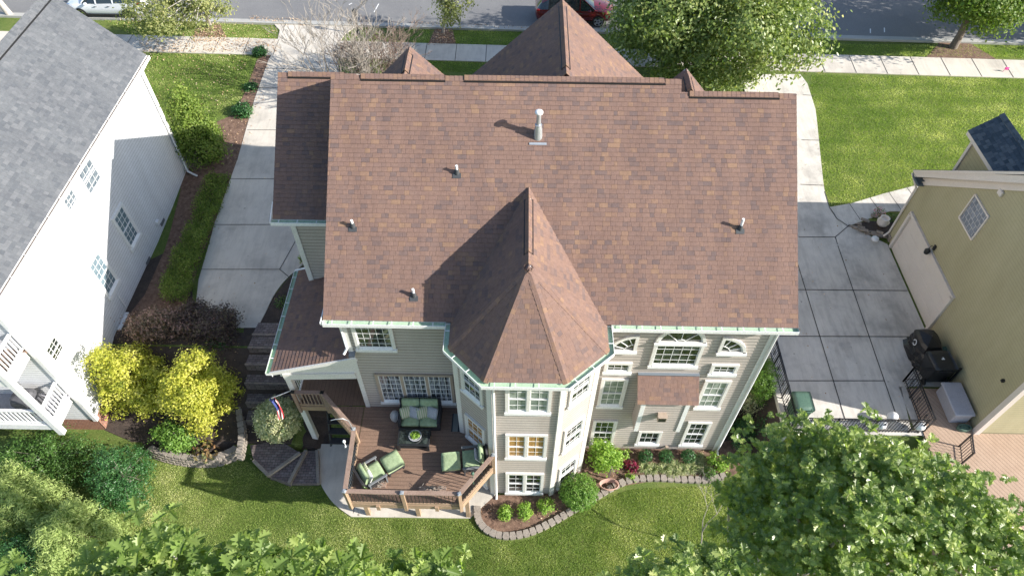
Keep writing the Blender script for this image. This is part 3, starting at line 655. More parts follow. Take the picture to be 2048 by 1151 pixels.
# grass blades and litter
def leaf_mesh(name, C, Nn, size, kind, mat, parent=None, asp=.55, V=None, fold=.25, rnd=None):
    n = len(C); C = np.asarray(C, float); Nn = np.asarray(Nn, float); Nn /= np.linalg.norm(Nn, axis=1)[:, None]+1e-9
    if kind == 'rhomb': T = np.array([(0, -.5, 0), (.5*asp, 0, fold*asp*.5), (0, .5, 0), (-.5*asp, 0, fold*asp*.5)]); Fc = [(0, 1, 2), (0, 2, 3)]
    elif kind == 'tri': T = np.array([(-.5*asp, 0, 0), (.5*asp, 0, 0), (0, 1, 0)]); Fc = [(0, 1, 2)]
    elif kind == 'cross': T = np.array([(0, -.5, 0), (.5*asp, 0, .12), (0, .5, 0), (-.5*asp, 0, .12), (0, -.3, .3), (0, .3, .3)]); Fc = [(0, 1, 2, 3), (0, 4, 5, 2)]
    else:   # lobed oak leaf
        h = [(.02, -.62), (.03, -.46), (.17, -.36), (.08, -.27), (.36, -.22), (.3, -.12), (.12, -.08), (.42, .06), (.34, .16), (.14, .16), (.28, .38), (.1, .34), (0, .5)]
        zz = lambda x, y: abs(x)*.35-y*y*.25
        Rr = [(x, y, zz(x, y)) for x, y in h]; Ll = [(-x, y, zz(x, y)) for x, y in h[:-1]]
        T = np.array(Rr+Ll); k = len(h)
        Fc = [tuple(range(0, k))+(k,), ]; mid = k-1
        Fc = [tuple(range(0, k)), tuple([mid]+list(range(2*k-2, k-1, -1))), (0, mid, k)]
    k = len(T); nf = len(Fc)
    a = rng.normal(size=(n, 3)); U = np.cross(Nn, a); U /= np.linalg.norm(U, axis=1)[:, None]+1e-9; V_ = np.cross(Nn, U)
    if V is not None:
        V_ = V/np.linalg.norm(V, axis=1)[:, None]; U = np.cross(V_, Nn); U /= np.linalg.norm(U, axis=1)[:, None]+1e-9; Nn = np.cross(U, V_)
    V = V_
    S = np.broadcast_to(np.asarray(size, float).reshape(-1, 1), (n, 1))
    vs = (C[:, None, :]+S[:, None, :]*(T[None, :, 0:1]*U[:, None, :]+T[None, :, 1:2]*V[:, None, :]+T[None, :, 2:3]*Nn[:, None, :])).reshape(-1, 3)
    if parent is not None: vs = vs-np.array(wloc(parent))
    lens = [len(f) for f in Fc]; tot = sum(lens)
    base = np.concatenate([np.array(f) for f in Fc]); loops = (np.arange(n)[:, None]*k+base[None, :]).reshape(-1)
    st = np.concatenate([[0], np.cumsum(lens)[:-1]]); starts = (np.arange(n)[:, None]*tot+st[None, :]).reshape(-1)
    me = bpy.data.meshes.new(name); me.vertices.add(len(vs)); me.vertices.foreach_set('co', vs.astype(np.float32).ravel())
    me.loops.add(len(loops)); me.loops.foreach_set('vertex_index', loops.astype(np.int32))
    me.polygons.add(n*nf); me.polygons.foreach_set('loop_start', starts.astype(np.int32)); me.polygons.foreach_set('loop_total', np.tile(lens, n).astype(np.int32))
    me.update(calc_edges=True); me.materials.append(M[mat] if isinstance(mat, str) else mat)
    rv = rng.random(n) if rnd is None else np.clip(rnd, 0, 1)
    at = me.attributes.new('rnd', 'FLOAT', 'FACE'); at.data.foreach_set('value', np.repeat(rv, nf).astype(np.float32))
    o = bpy.data.objects.new(name, me); COL.objects.link(o)
    if parent is not None: o.parent = parent
    return o
def in_poly(X, Y, poly):
    r = np.zeros(len(X), bool); n = len(poly)
    for i in range(n):
        x0, y0 = poly[i]; x1, y1 = poly[(i+1) % n]
        c = ((y0 > Y) != (y1 > Y)) & (X < (x1-x0)*(Y-y0)/((y1-y0) if y1 != y0 else 1e-9)+x0); r ^= c
    return r
def scatter(poly, dens):
    a = np.array(poly); lo, hi = a.min(0), a.max(0); n = int((hi[0]-lo[0])*(hi[1]-lo[1])*dens)
    X = rng.uniform(lo[0], hi[0], n); Y = rng.uniform(lo[1], hi[1], n); k = in_poly(X, Y, poly); return X[k], Y[k]
def blades(polys, dens, size, label, name='lawn_grass'):
    Xs, Ys = [], []
    for p in polys: x, y = scatter(p, dens); Xs.append(x); Ys.append(y)
    X, Y = np.concatenate(Xs), np.concatenate(Ys); Z = np.array([gz(x, y) for x, y in zip(X, Y)])
    n = len(X); C = np.stack([X, Y, Z+.01], 1)
    patch = .5+.28*np.sin(X*.9+1.3*np.sin(Y*.7))*np.sin(Y*1.1+X*.3)+.12*np.sin(X*3.1)*np.sin(Y*2.7+1)+np.where(Y > 22, .14*np.sin(Y*5.6), 0)
    for a_, b_, r_ in ((700, 1075, 1.0), (860, 1078, .8), (312, 985, .9), (300, 1030, .8), (1250, 1105, 1.0), (770, 1058, .6), (1010, 1100, .9), (1120, 1090, .6), (560, 1090, .8)):
        q = P(a_, b_, -2.5); patch += .5*np.exp(-((X-q.x)**2+(Y-q.y)**2)/r_**2)*(.6+.4*np.sin(X*5+Y*4))
    patch += .22*np.sin(X*.37+2)*np.sin(Y*.31+1); r3 = np.random.default_rng(5)
    for _ in range(24):
        a_ = r3.uniform(0, 6.28); kf = r3.uniform(1.5, 7.); patch += .03*np.sin(kf*(X*np.cos(a_)+Y*np.sin(a_))+r3.uniform(0, 6.28))
    Nn = rng.normal(size=(n, 3)); Nn[:, 2] *= .35; Nn[:, 2] = np.abs(Nn[:, 2])
    o = leaf_mesh(name, C, Nn, rng.uniform(.6, 1.3, n)*size, 'tri', 'lf_blade', asp=.32, rnd=patch*.55+rng.random(n)*.5)
    stuff(o, label, 'grass')
rear = poly_px([(255, 935), (300, 918), (400, 932), (480, 918), (500, 925), (540, 958), (600, 975), (640, 972), (700, 1036), (940, 1040), (960, 1062), (1010, 1082), (1060, 1078), (1130, 1040), (1200, 1000), (1260, 978), (1460, 968), (1560, 950), (1700, 1151), (200, 1151), (180, 1000)], -2.5)
blades([rear], 3000, .052, 'short green and straw patched grass of the rear lawn')
fr = [poly_px([(1622, 150), (2048, 158), (2048, 352), (1960, 345), (1825, 340), (1822, 380), (1760, 395), (1700, 411), (1657, 417), (1640, 370), (1632, 290), (1620, 200)]),
      poly_px([(270, 108), (512, 110), (505, 170), (480, 200), (430, 240), (360, 270), (345, 290)]),
      poly_px([(195, 35), (500, 50), (556, 58), (556, 80), (280, 78)]), poly_px([(815, 60), (860, 60), (860, 92), (825, 92)]), poly_px([(910, 58), (1060, 62), (1050, 95), (905, 95)]),
      poly_px([(835, 120), (1000, 123), (980, 145), (870, 145)]), poly_px([(1666, 88), (2048, 92), (2048, 116), (1655, 110)]), poly_px([(1200, 80), (1400, 80), (1400, 110), (1200, 110)])]
blades(fr, 1000, .072, 'short green grass of the front lawns and verges', 'lawn_grass')
def litter(polys, dens, size, label):
    Xs, Ys = [], []
    for p, d in zip(polys, dens): x, y = scatter(p, d); Xs.append(x); Ys.append(y)
    X, Y = np.concatenate(Xs), np.concatenate(Ys); Z = np.array([gz(x, y) for x, y in zip(X, Y)])+.055
    n = len(X); Nn = rng.normal(size=(n, 3))*.35; Nn[:, 2] = 1
    stuff(leaf_mesh('fallen_leaves', np.stack([X, Y, Z+rng.uniform(0, .03, n)], 1), Nn, rng.uniform(.6, 1.3, n)*size, 'rhomb', 'lf_dry', asp=.7), label, 'leaf litter')
litter([poly_px([(270, 80), (556, 80), (556, 106), (290, 106)]), poly_px([(270, 108), (500, 110), (490, 190), (350, 270)]), poly_px([(190, 35), (500, 42), (556, 60), (556, 80), (280, 78)]), poly_px([(500, 33), (620, 40), (620, 54), (500, 48)]), poly_px([(820, 45), (1060, 54), (1050, 62), (820, 55)]), poly_px([(855, 92), (870, 60), (905, 60), (912, 90)]), poly_px([(385, 84), (395, 50), (440, 48), (460, 84)]),
        poly_px([(515, 120), (540, 110), (530, 200), (470, 340), (440, 300), (480, 200)])], [110, 16, 26, 90, 70, 160, 160, 20], .075, 'dry brown leaves fallen over the left pavement, verges and kerb')
litter([poly_px([(383, 656), (398, 560), (430, 450), (480, 330), (516, 222), (600, 222), (600, 520), (515, 656)], 0), [(10.5, 12.7), (14.8, 12.7), (16.8, 17), (16.8, 23), (15, 30), (10.5, 26)]], [.9, .8], .07, 'a few brown leaves blown over both driveways')
litter([poly_px([(950, 1020), (1060, 1060), (1240, 968), (1460, 950), (1440, 890), (1240, 905), (1180, 930), (1100, 990)], -2.5), poly_px([(400, 660), (500, 670), (500, 900), (420, 900)], -1.5)], [22, 14], .06, 'small dry leaves and wood chips lying on the mulch beds behind the house')

# ================================================================ MAIN HOUSE
SL = .72
RID_Y, RID_Z = 18.85, 10.84
def zr(y): return RID_Z - SL*abs(RID_Y-y)
EY = 12.6; EZ = zr(EY)
GZ0 = -2.5
house = thing('brown_roofed_house', (1.3, 18.5, -2.5), 'large taupe sided house with brown shingle roof and pointed bay tower in the centre', 'house')
XL, XR = -5.95, 8.64
def main_roof():
    mb = MB()
    nS, _ = courses(mb, [(XL, EY, EZ), (5.05, EY, EZ), (5.05, RID_Y, RID_Z), (XL, RID_Y, RID_Z)], (XL, EY, EZ), (XR, EY, EZ))
    yr2 = RID_Y-.33; zr2 = zr(yr2)
    courses(mb, [(5.05, EY, EZ), (XR, EY, EZ), (XR, yr2, zr2), (5.05, yr2, zr2)], (XL, EY, EZ), (XR, EY, EZ))
    NY = 25.2
    nN, _ = courses(mb, [(XL, NY, zr(NY)), (XL, RID_Y, RID_Z), (5.05, RID_Y, RID_Z), (5.05, NY, zr(NY))], (XR, NY, zr(NY)), (XL, NY, zr(NY)))
    z2 = lambda y: zr2-SL*(y-yr2)
    courses(mb, [(5.05, NY, z2(NY)), (5.05, yr2, zr2), (XR, yr2, zr2), (XR, NY, z2(NY))], (XR, NY, z2(NY)), (XL, NY, z2(NY)))
    roof = mb.build('roof', ['shingle', 'trim'], house)
    cp = MB()
    S_, N_ = (0, -SL, 1), (0, SL, 1)
    caps(cp, (XL, RID_Y, RID_Z), (-5.0, RID_Y, RID_Z), S_, N_, lift=.012, w_=.16)
    caps(cp, (-5.0, RID_Y, RID_Z), (-2.35, RID_Y, RID_Z), S_, N_, lift=.05, vent=1, w_=.16)
    caps(cp, (-2.35, RID_Y, RID_Z), (-1.75, RID_Y, RID_Z), S_, N_, lift=.012, w_=.16)
    caps(cp, (-1.75, RID_Y, RID_Z), (4.55, RID_Y, RID_Z), S_, N_, lift=.05, vent=1, w_=.16)
    caps(cp, (4.55, RID_Y, RID_Z), (5.05, RID_Y, RID_Z), S_, N_, lift=.012, w_=.16)
    caps(cp, (5.3, yr2, zr2), (8.1, yr2, zr2), S_, N_, lift=.05, vent=1, w_=.16)
    caps(cp, (8.1, yr2, zr2), (XR, yr2, zr2), S_, N_, lift=.012, w_=.16)
    cp.build('ridge_caps', ['shingle', 'black_metal'], roof)
    for x in (XL+.03, XR-.03):
        yr_ = RID_Y if x < 0 else yr2; f_ = zr if x < 0 else (lambda y: z2(y) if y > yr2 else zr(y))
        for ya, yb in ((EY+.05, yr_), (yr_, NY)):
            fs = MB(); fs.bar((x, ya, f_(ya)-.24), (x, yb, f_(yb)-.24), .03, .2, 0); fs.build('rake_board', 'trim', roof)
main_roof()
def tower_roof():
    AP = Vector((.32, 12.77, 8.82)); ez = 6.28
    c1, c2, c3, c4 = [P(*p, ez) for p in ((897, 696), (967, 765), (1134.5, 765), (1218, 703))]
    c1.y = c4.y = (c1.y+c4.y)/2; c2.y = c3.y = (c2.y+c3.y)/2
    yb = RID_Y-(RID_Z-8.82)/SL; R2 = Vector((.32, yb+.1, 8.82))
    mb = MB(); ns = []
    l0 = Vector((c1.x, 12.75, ez)); r0 = Vector((c4.x, 12.75, ez))
    for poly, a, b in (([l0, c1, AP, R2], l0, c1), ([c1, c2, AP], c1, c2), ([c2, c3, AP], c2, c3), ([c3, c4, AP], c3, c4), ([c4, r0, R2, AP], c4, r0)):
        # reach past the wall into the main roof
        n, _ = courses(mb, poly, a, b, e=.145); ns.append(n)
    roof = mb.build('tower_roof', ['shingle', 'trim'], house)
    cp = MB()
    for k, c in ((0, c1), (1, c2), (2, c3), (3, c4)):
        caps(cp, c, AP, ns[k], ns[k+1], w_=.13, lift=.016, vent=None, tilt=.005)
        d = (AP-c).normalized(); 
        if k in (2, 3):
            s_ = d.cross(Vector(ns[k])).normalized(); s_ = s_ if s_.z < 0 else -s_
    caps(cp, (.32, 12.85, 8.82), (.32, 13.3, 8.82), ns[0], ns[4], w_=.15, lift=.02)
    caps(cp, (.32, 13.3, 8.82), (.32, 15.55, 8.82), ns[0], ns[4], w_=.16, lift=.05, vent=1)
    caps(cp, (.32, 15.55, 8.82), (.32, 16.1, 8.82), ns[0], ns[4], w_=.15, lift=.012)
    cp.build('ridge_caps', ['shingle', 'black_metal'], roof)
    g = MB()
    nv = lambda a, b: (lambda d: (d.y, -d.x))((Vector((b[0]-a[0], b[1]-a[1]))).normalized())
    pts = [(XL-.0, EY), (c1.x, EY), (c1.x, c1.y), (c2.x, c2.y), (c3.x, c3.y), (c4.x, c4.y), (c4.x, EY), (XR, EY)]
    ga = pts[:2]
    gutter(g, [(XL, EY), (c1.x-.14, EY)], [(0, -1)], EZ-.01)
    gutter(g, [(c4.x+.14, EY), (XR, EY)], [(0, -1)], EZ-.01)
    tp = [(c1.x, EY+.0), (c1.x, c1.y), (c2.x, c2.y), (c3.x, c3.y), (c4.x, c4.y), (c4.x, EY)]
    gutter(g, tp, [nv(tp[i], tp[i+1]) if False else n_ for i, n_ in enumerate([(-1, 0), tuple((lambda d: (d.y, -d.x))((Vector((c2.x-c1.x, c2.y-c1.y))).normalized())), (0, -1), tuple((lambda d: (d.y, -d.x))((Vector((c4.x-c3.x, c4.y-c3.y))).normalized())), (1, 0)])], ez-.01)
    # short return at the left rake corner
    g.bar((XL-.06, EY-.13, EZ-.05), (XL-.04, EY+.75, EZ+.02), .03, .12, 0); g.bar((XL-.03, EY-.1, EZ-.1), (XL-.02, EY+.6, EZ-.04), .1, .02, 1)
    g.build('gutter', ['white', 'gutter_green'], house)
    # soffits
    sf = MB()
    sf.poly([(XL+.1, EY, EZ-.13), (XL+.1, 12.86, EZ-.13), (XR-.1, 12.86, EZ-.13), (XR-.1, EY, EZ-.13)])
    sf.poly([(c1.x, EY+.2, ez-.13), (c1.x, c1.y, ez-.13), (c2.x, c2.y, ez-.13), (c3.x, c3.y, ez-.13), (c4.x, c4.y, ez-.13), (c4.x, EY+.2, ez-.13)])
    sf.build('soffit', 'trim', house)
tower_roof()
WY = 12.85
T0, T1, T2, T3 = (-1.88, 11.86), (-.78, 10.86), (1.44, 10.86), (2.56, 11.84)
def house_walls():
    mb = MB(); zt = EZ-.13
    siding(mb, (-5.5, WY), (-1.88, WY), GZ0, zt, (0, -1)); siding(mb, (2.56, WY), (8.15, WY), GZ0+.14, zt, (0, -1))
    siding(mb, (-1.88, WY), T0, GZ0, zt, (-1, 0)); siding(mb, T0, T1, GZ0+.1, zt, (-1, -1.1)); siding(mb, T1, T2, GZ0+.14, zt, (0, -1)); siding(mb, T2, T3, GZ0+.14, zt, (1, -1.14)); siding(mb, T3, (2.56, WY), GZ0+.14, zt, (1, 0))
    siding(mb, (8.15, WY), (8.15, 24.85), GZ0+.14, zt, (1, 0)); siding(mb, (-5.5, WY), (-5.5, 17.2), GZ0, zt, (-1, 0)); siding(mb, (-5.5, 24.85), (8.15, 24.85), 0, zt, (0, 1))
    siding(mb, (-5.5, 17.2), (-5.5, 24.85), 0, zt, (-1, 0))
    for x, yr_, zz in ((-5.5, RID_Y, RID_Z), (8.15, RID_Y-.33, RID_Z-.24)):
        mb.poly([(x, WY, zt), (x, 24.85, zt), (x, 24.85, zt+.06), (x, yr_, zz-.14), (x, WY, zt+.06)])
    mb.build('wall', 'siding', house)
    br = MB(); br.box((5.35, WY+.05, GZ0+.05), (5.62, .1, .2)); br.box((.33, 10.93, GZ0+.05), (2.25, .1, .2))
    br.bar((*T2, GZ0+.05), (*T3, GZ0+.05), .12, .2); br.box((8.1, 18.8, GZ0+.05), (.1, 12, .2))
    br.build('brick_base', 'brick', house)
    for x, y, wx, wy, rz in ((8.12, WY+.03, .16, .16, 0), (-5.47, WY+.03, .16, .16, 0), (T0[0], T0[1]+.02, .17, .15, -22), (T1[0], T1[1]+.02, .17, .15, -22), (T2[0], T2[1]+.02, .17, .15, 22), (T3[0], T3[1]+.02, .17, .15, 22), (-1.9, WY-.05, .1, .12, 0), (2.6, WY-.05, .1, .12, 0)):
        tr = MB(); tr.box((x, y, (GZ0+zt)/2), (wx, wy, zt-GZ0), rz=R(rz)); tr.build('corner_board', 'trim', house)
    for pts in ([(-.62, 10.72, 6.05), (-.66, 10.76, 5.7), (-.66, 10.76, -2.35), (-.66, 10.6, -2.45)], [(8.3, 12.72, 6.1), (8.22, 12.76, 5.8), (8.22, 12.76, -2.35), (8.25, 12.6, -2.46)], [(-5.62, 12.75, 6.05), (-5.56, 12.78, 5.7), (-5.56, 12.78, 4.55), (-5.66, 12.62, 4.42)]):
        ds = MB(); ds.tube(pts, .045, 6); ds.build('downspout', 'white', house)
house_walls()
S = (0, -1); U = (1, 0)
def ww(x0, x1, z0, z1, **k): window(house, (x0, WY-.018, z0), U, S, x1-x0, z1-z0, **k)
ww(3.0, 3.93, 3.27, 3.95, rows=2, cols=3, dh=False); ww(6.58, 7.51, 3.27, 3.95, rows=2, cols=3, dh=False)
ww(3.0, 3.93, .96, 2.93, pane='glass_blind'); ww(6.58, 7.51, .96, 2.93, pane='glass_blind')
ww(3.0, 3.93, -2.0, -.05); ww(6.6, 7.51, -2.0, -.05); ww(4.84, 5.77, -2.0, -.84, rows=2, dh=False)
ww(4.47, 6.1, 3.72, 5.2, rows=4, cols=5, dh=False)
arch_window(house, (4.47, WY-.018, 5.14), Vector(U), Vector(S), 1.63, .88)
arch_window(house, (3.0, WY-.018, 4.62), Vector(U), Vector(S), .93, .9, quarter=1)
arch_window(house, (6.58, WY-.018, 4.62), Vector(U), Vector(S), .93, .9, quarter=-1)
ww(-5.24, -3.93, 4.42, 6.02, cols=5, rows=5, dh=False)
window(house, (-4.9, WY-.018, 1.0), U, S, 2.72, 2.0, cols=4, rows=6, units=3, pane='glass_curtain', fm='window_brown', dh=False)
for z0, z1, pn in ((3.95, 5.75, 'glass_blind'), (.72, 2.55, 'gold_inside'), (-2.33, -.48, 'glass')):
    window(house, (-.3, 10.842, z0), U, S, 1.42, z1-z0, cols=2, rows=4, units=2, pane=pn)
dv = Vector((T3[0]-T2[0], T3[1]-T2[1])).normalized(); dn = (dv.y, -dv.x); dw = Vector((T1[0]-T0[0], T1[1]-T0[1])).normalized(); dwn = (dw.y, -dw.x)
for z0, z1 in ((3.95, 5.6), (.72, 2.45), (-2.33, -.55)):
    window(house, (T2[0]+dv.x*.28+dn[0]*.018, T2[1]+dv.y*.28+dn[1]*.018, z0), tuple(dv), dn, .95, z1-z0, cols=3, rows=5, pane='glass')
    window(house, (T0[0]+dw.x*.28+dwn[0]*.018, T0[1]+dw.y*.28+dwn[1]*.018, z0), tuple(dw), dwn, .95, z1-z0, cols=3, rows=5, pane='gold_inside' if z0 == .72 else 'glass')
def bumpout():
    mb = MB(); y = 12.2; x0, x1, z0, z1 = 4.42, 6.08, .35, 2.75
    siding(mb, (x0, y), (x1, y), z0, z1-.07, S); siding(mb, (x0, y), (x0, WY), z0, z1-.07, (-1, 0)); siding(mb, (x1, y), (x1, WY), z0, z1-.07, (1, 0)); mb.poly([(x0, y, z0), (x0, WY, z0), (x1, WY, z0), (x1, y, z0)])
    o = mb.build('chimney_bumpout', 'siding', house)
    for x in (x0+.06, x1-.06): t_ = MB(); t_.box((x, y, (z0+z1-.1)/2), (.15, .09, z1-z0-.1)); t_.build('corner_board', 'white', o)
    r_ = MB(); a, b = (4.2, 11.98, 2.62), (6.3, 11.98, 2.62)
    courses(r_, [a, b, (6.3, WY, 3.28), (4.2, WY, 3.28)], a, b, e=.145, slab=.07); rf = r_.build('small_roof', ['shingle', 'window_brown'], o)
    f_ = MB(); f_.bar((4.2, WY-.05, 3.3), (6.3, WY-.05, 3.3), .14, .03); f_.build('flashing', 'lead', rf)
    v = MB(); v.box((5.22, 12.08, 1.6), (.3, .24, .3)); v.poly([(5.09, 11.955, 1.47), (5.35, 11.955, 1.47), (5.35, 11.955, 1.72), (5.09, 11.955, 1.72)], 1); v.box((5.22, 11.98, 1.77), (.34, .12, .03))
    v.build('vent_hood', ['window_brown', 'black_metal'], o)
bumpout()
def wing():
    WYr, WZr = 20.16, 10.0; zw = lambda y: WZr-SL*abs(WYr-y)
    x0, x1 = -8.14, -5.5; ey = 16.14
    mb = MB(); courses(mb, [(x0, ey, zw(ey)), (x1, ey, zw(ey)), (x1, WYr, WZr), (x0, WYr, WZr)], (x0, ey, zw(ey)), (x1, ey, zw(ey)))
    ny = 24.6; courses(mb, [(x0, ny, zw(ny)), (x0, WYr, WZr), (x1, WYr, WZr), (x1, ny, zw(ny))], (x1, ny, zw(ny)), (x0, ny, zw(ny)))
    rf = mb.build('wing_roof', ['shingle', 'trim'], house); cp = MB()
    caps(cp, (x0, WYr, WZr), (x0+.35, WYr, WZr), (0, -SL, 1), (0, SL, 1), lift=.012, w_=.16); caps(cp, (x0+.35, WYr, WZr), (x1-.4, WYr, WZr), (0, -SL, 1), (0, SL, 1), lift=.05, vent=1, w_=.16)
    cp.build('ridge_caps', ['shingle', 'black_metal'], rf)
    g = MB(); gutter(g, [(x0-.05, ey), (x1-.5, ey)], [(0, -1)], zw(ey)-.01)
    g.bar((x0-.05, ey-.1, zw(ey)-.03), (x0-.02, ey+.5, zw(ey)+.3), .03, .1, 0); g.build('gutter', ['white', 'gutter_green'], house)
    wl = MB(); wx = -7.7; siding(wl, (wx, ey+.35), (x1, ey+.35), 0, zw(ey), (0, -1)); siding(wl, (wx, ey+.35), (wx, ny-.4), 0, zw(ey), (-1, 0)); siding(wl, (wx, ny-.4), (x1, ny-.4), 0, zw(ey), (0, 1))
    wl.poly([(wx, ey+.35, zw(ey)), (wx, ny-.4, zw(ey)), (wx, WYr, WZr-.15)]); wl.build('wall', 'siding', house)
    t_ = MB(); t_.box((wx+.02, ey+.38, zw(ey)/2), (.18, .16, zw(ey)-.05)); t_.build('corner_board', 'trim', house)
wing()
def cross_gable(x, yf, zrid, sl_, half, yb, name='front_gable_roof'):
    mb = MB(); ze = zrid-sl_*half
    cL = [(x-half, yb, ze), (x-half, yf, ze), (x, yf, zrid), (x, yb, zrid)]
    n1, _ = courses(mb, cL, (x-half, yf, ze), (x-half, yb, ze)); n2, _ = courses(mb, [(x+half, yf, ze), (x+half, yb, ze), (x, yb, zrid), (x, yf, zrid)], (x+half, yb, ze), (x+half, yf, ze))
    rf = mb.build(name, ['shingle', 'trim'], house); cp = MB()
    caps(cp, (x, yb+.4, zrid), (x, yf-.35, zrid), n1, n2, lift=.05, vent=1, w_=.16); caps(cp, (x, yf-.35, zrid), (x, yf, zrid), n1, n2, lift=.012, w_=.16); caps(cp, (x, yb, zrid), (x, yb+.4, zrid), n1, n2, lift=.012, w_=.16)
    cp.build('ridge_caps', ['shingle', 'black_metal'], rf)
    wl = MB(); y = yf-.35; wl.poly([(x-half+.3, y, ze+.3*sl_-.12), (x, y, zrid-.15), (x+half-.3, y, ze+.3*sl_-.12)][::-1]); siding(wl, (x-half+.3, y), (x+half-.3, y), 0.3, ze+.3*sl_-.12, (0, 1)); wl.build('gable_wall', 'siding', house)
    return rf
cross_gable(1.46, 23.7, 10.82, .94, 4.1, RID_Y+.25)
cross_gable(-3.78, 21.2, 10.4, 1.0, 1.9, RID_Y+.5)
cross_gable(5.55, 20.45, 10.2, 1.1, 1.6, RID_Y-.05)
def pipes():
    base = []
    for i, (bx_, by_, h_, lab) in enumerate(((914, 346, .3, 'short white plumbing vent pipe between big flue and left roof edge'), (706, 453, .28, 'white plumbing vent pipe nearest the left rake of the main roof'), (1480, 457, .42, 'white plumbing vent pipe on the right half of the roof'), (828, 591, .32, 'white plumbing vent pipe at the tip of the tower shadow above the gutter'))):
        r = ray(bx_, by_); n = Vector((0, -SL, 1)); t = (Vector((0, EY, EZ))-CAM).dot(n)/r.dot(n); b = CAM+r*t
        th = thing('vent_pipe', b, lab, 'vent pipe', 'plumbing vent pipes on the brown roof') ; th.parent = None
        m = MB(); m.tube([(0, 0, -.05), (0, 0, h_)], .042, 12); m.build('pipe', 'pvc', th, local=True)
        m = MB(); m.tube([(0, 0, -.02), (0, 0, .1), (0, 0, .16)], [.085, .07, .05], 12); m.build('collar', 'dark_lead', th, local=True)
        m = MB(); m.poly([(-.13, -.15, -.15*SL+.03), (.13, -.15, -.15*SL+.03), (.13, -.02, -.02*SL+.03), (-.13, -.02, -.02*SL+.03)]); m.build('flashing', 'dark_lead', th, local=True)
    r = ray(1076, 272); n = Vector((0, -SL, 1)); t = (Vector((0, EY, EZ))-CAM).dot(n)/r.dot(n); b = CAM+r*t
    th = thing('flue_pipe', b, 'tall galvanised flue pipe with round cap high on the main roof', 'flue pipe')
    m = MB(); m.tube([(0, 0, -.1), (0, 0, .28), (0, 0, .4)], [.14, .12, .09], 16); m.build('cone', 'galv', th, local=True)
    m = MB(); m.tube([(0, 0, .3), (0, 0, .86)], .07, 16); m.tube([(0, 0, .4), (0, 0, .44)], .11, 16); m.build('flue', 'galv', th, local=True)
    m = MB(); m.lathe((0, 0, .84), [(.08, 0), (.125, .02), (.125, .08), (.08, .11), (.02, .12)], 20); m.build('rain_cap', 'pvc', th, local=True)
    m = MB(); m.poly([(-.27, -.25, -.25*SL+.034), (.27, -.25, -.25*SL+.034), (.27, -.19, -.19*SL+.036), (-.27, -.19, -.19*SL+.036)]); m.build('flashing', 'galv', th, local=True)
pipes()
# ---------------- porch roof on the left, deck
DZ = .65
def porch():
    ps = .32; x0, x1 = -8.3, -5.5; y0, y1 = 12.55, 17.1; zt = 4.28; zf = lambda x: zt-ps*(x1-x)
    mb = MB(); xe = x0-.05
    courses(mb, [(xe, y1, zf(xe)), (xe, y0, zf(xe)), (x1, y0, zt), (x1, y1, zt)], (xe, y1, zf(xe)), (xe, y0, zf(xe)))
    rf = mb.build('porch_roof', ['shingle', 'trim'], house)
    g = MB(); gutter(g, [(xe, y1), (xe, y0-.05)], [(-1, 0)], zf(xe)-.01)
    g.bar((xe-.13, y1+.02, zf(xe)-.04), (-5.9, y1+.05, zf(-5.9)+.02), .06, .1, 0)
    g.build('gutter', ['white', 'gutter_green'], house)
    t_ = MB(); t_.bar((xe, y0-.02, zf(xe)-.07), (x1+.25, y0-.02, zf(x1+.25)-.07), .05, .16); t_.bar((-8.1, 12.8, 2.75), (-5.55, 12.8, 2.9), .14, .32)
    t_.poly([(-8.2, 12.79, 2.9), (-5.5, 12.79, 3.0), (-5.5, 12.79, zf(-5.5)-.1), (-8.2, 12.79, zf(-8.2)-.1)]); t_.bar((-8.15, 12.8, 2.85), (-8.15, 17, 2.85), .14, .3)
    t_.build('porch_beam', 'trim', house)
    f_ = MB(); f_.bar((-5.42, 12.6, 4.31), (-5.42, 13.1, 4.31), .2, .04); f_.build('flashing', 'lead', rf)
    p_ = MB(); p_.box((-8.12, 13.05, .2), (.2, .2, 5.4)); p_.build('post', 'trim', house)
    p_ = MB(); p_.box((-8.12, 16.9, 1.5), (.18, .18, 2.8)); p_.build('post', 'trim', house)
    # white railing along the west side
    r_ = MB(); r_.bar((-8.12, 13.2, 1.62), (-8.12, 16.8, 1.62), .09, .07); r_.bar((-8.12, 13.2, .78), (-8.12, 16.8, .78), .06, .06)
    for y in np.arange(13.3, 16.8, .13): r_.box((-8.12, y, 1.2), (.03, .03, .8))
    r_.build('porch_railing', 'white', house)
porch()
deck = thing('deck', (-3.6, 11, -2.5), 'raised brown composite deck with railing around the green patio furniture', 'deck')
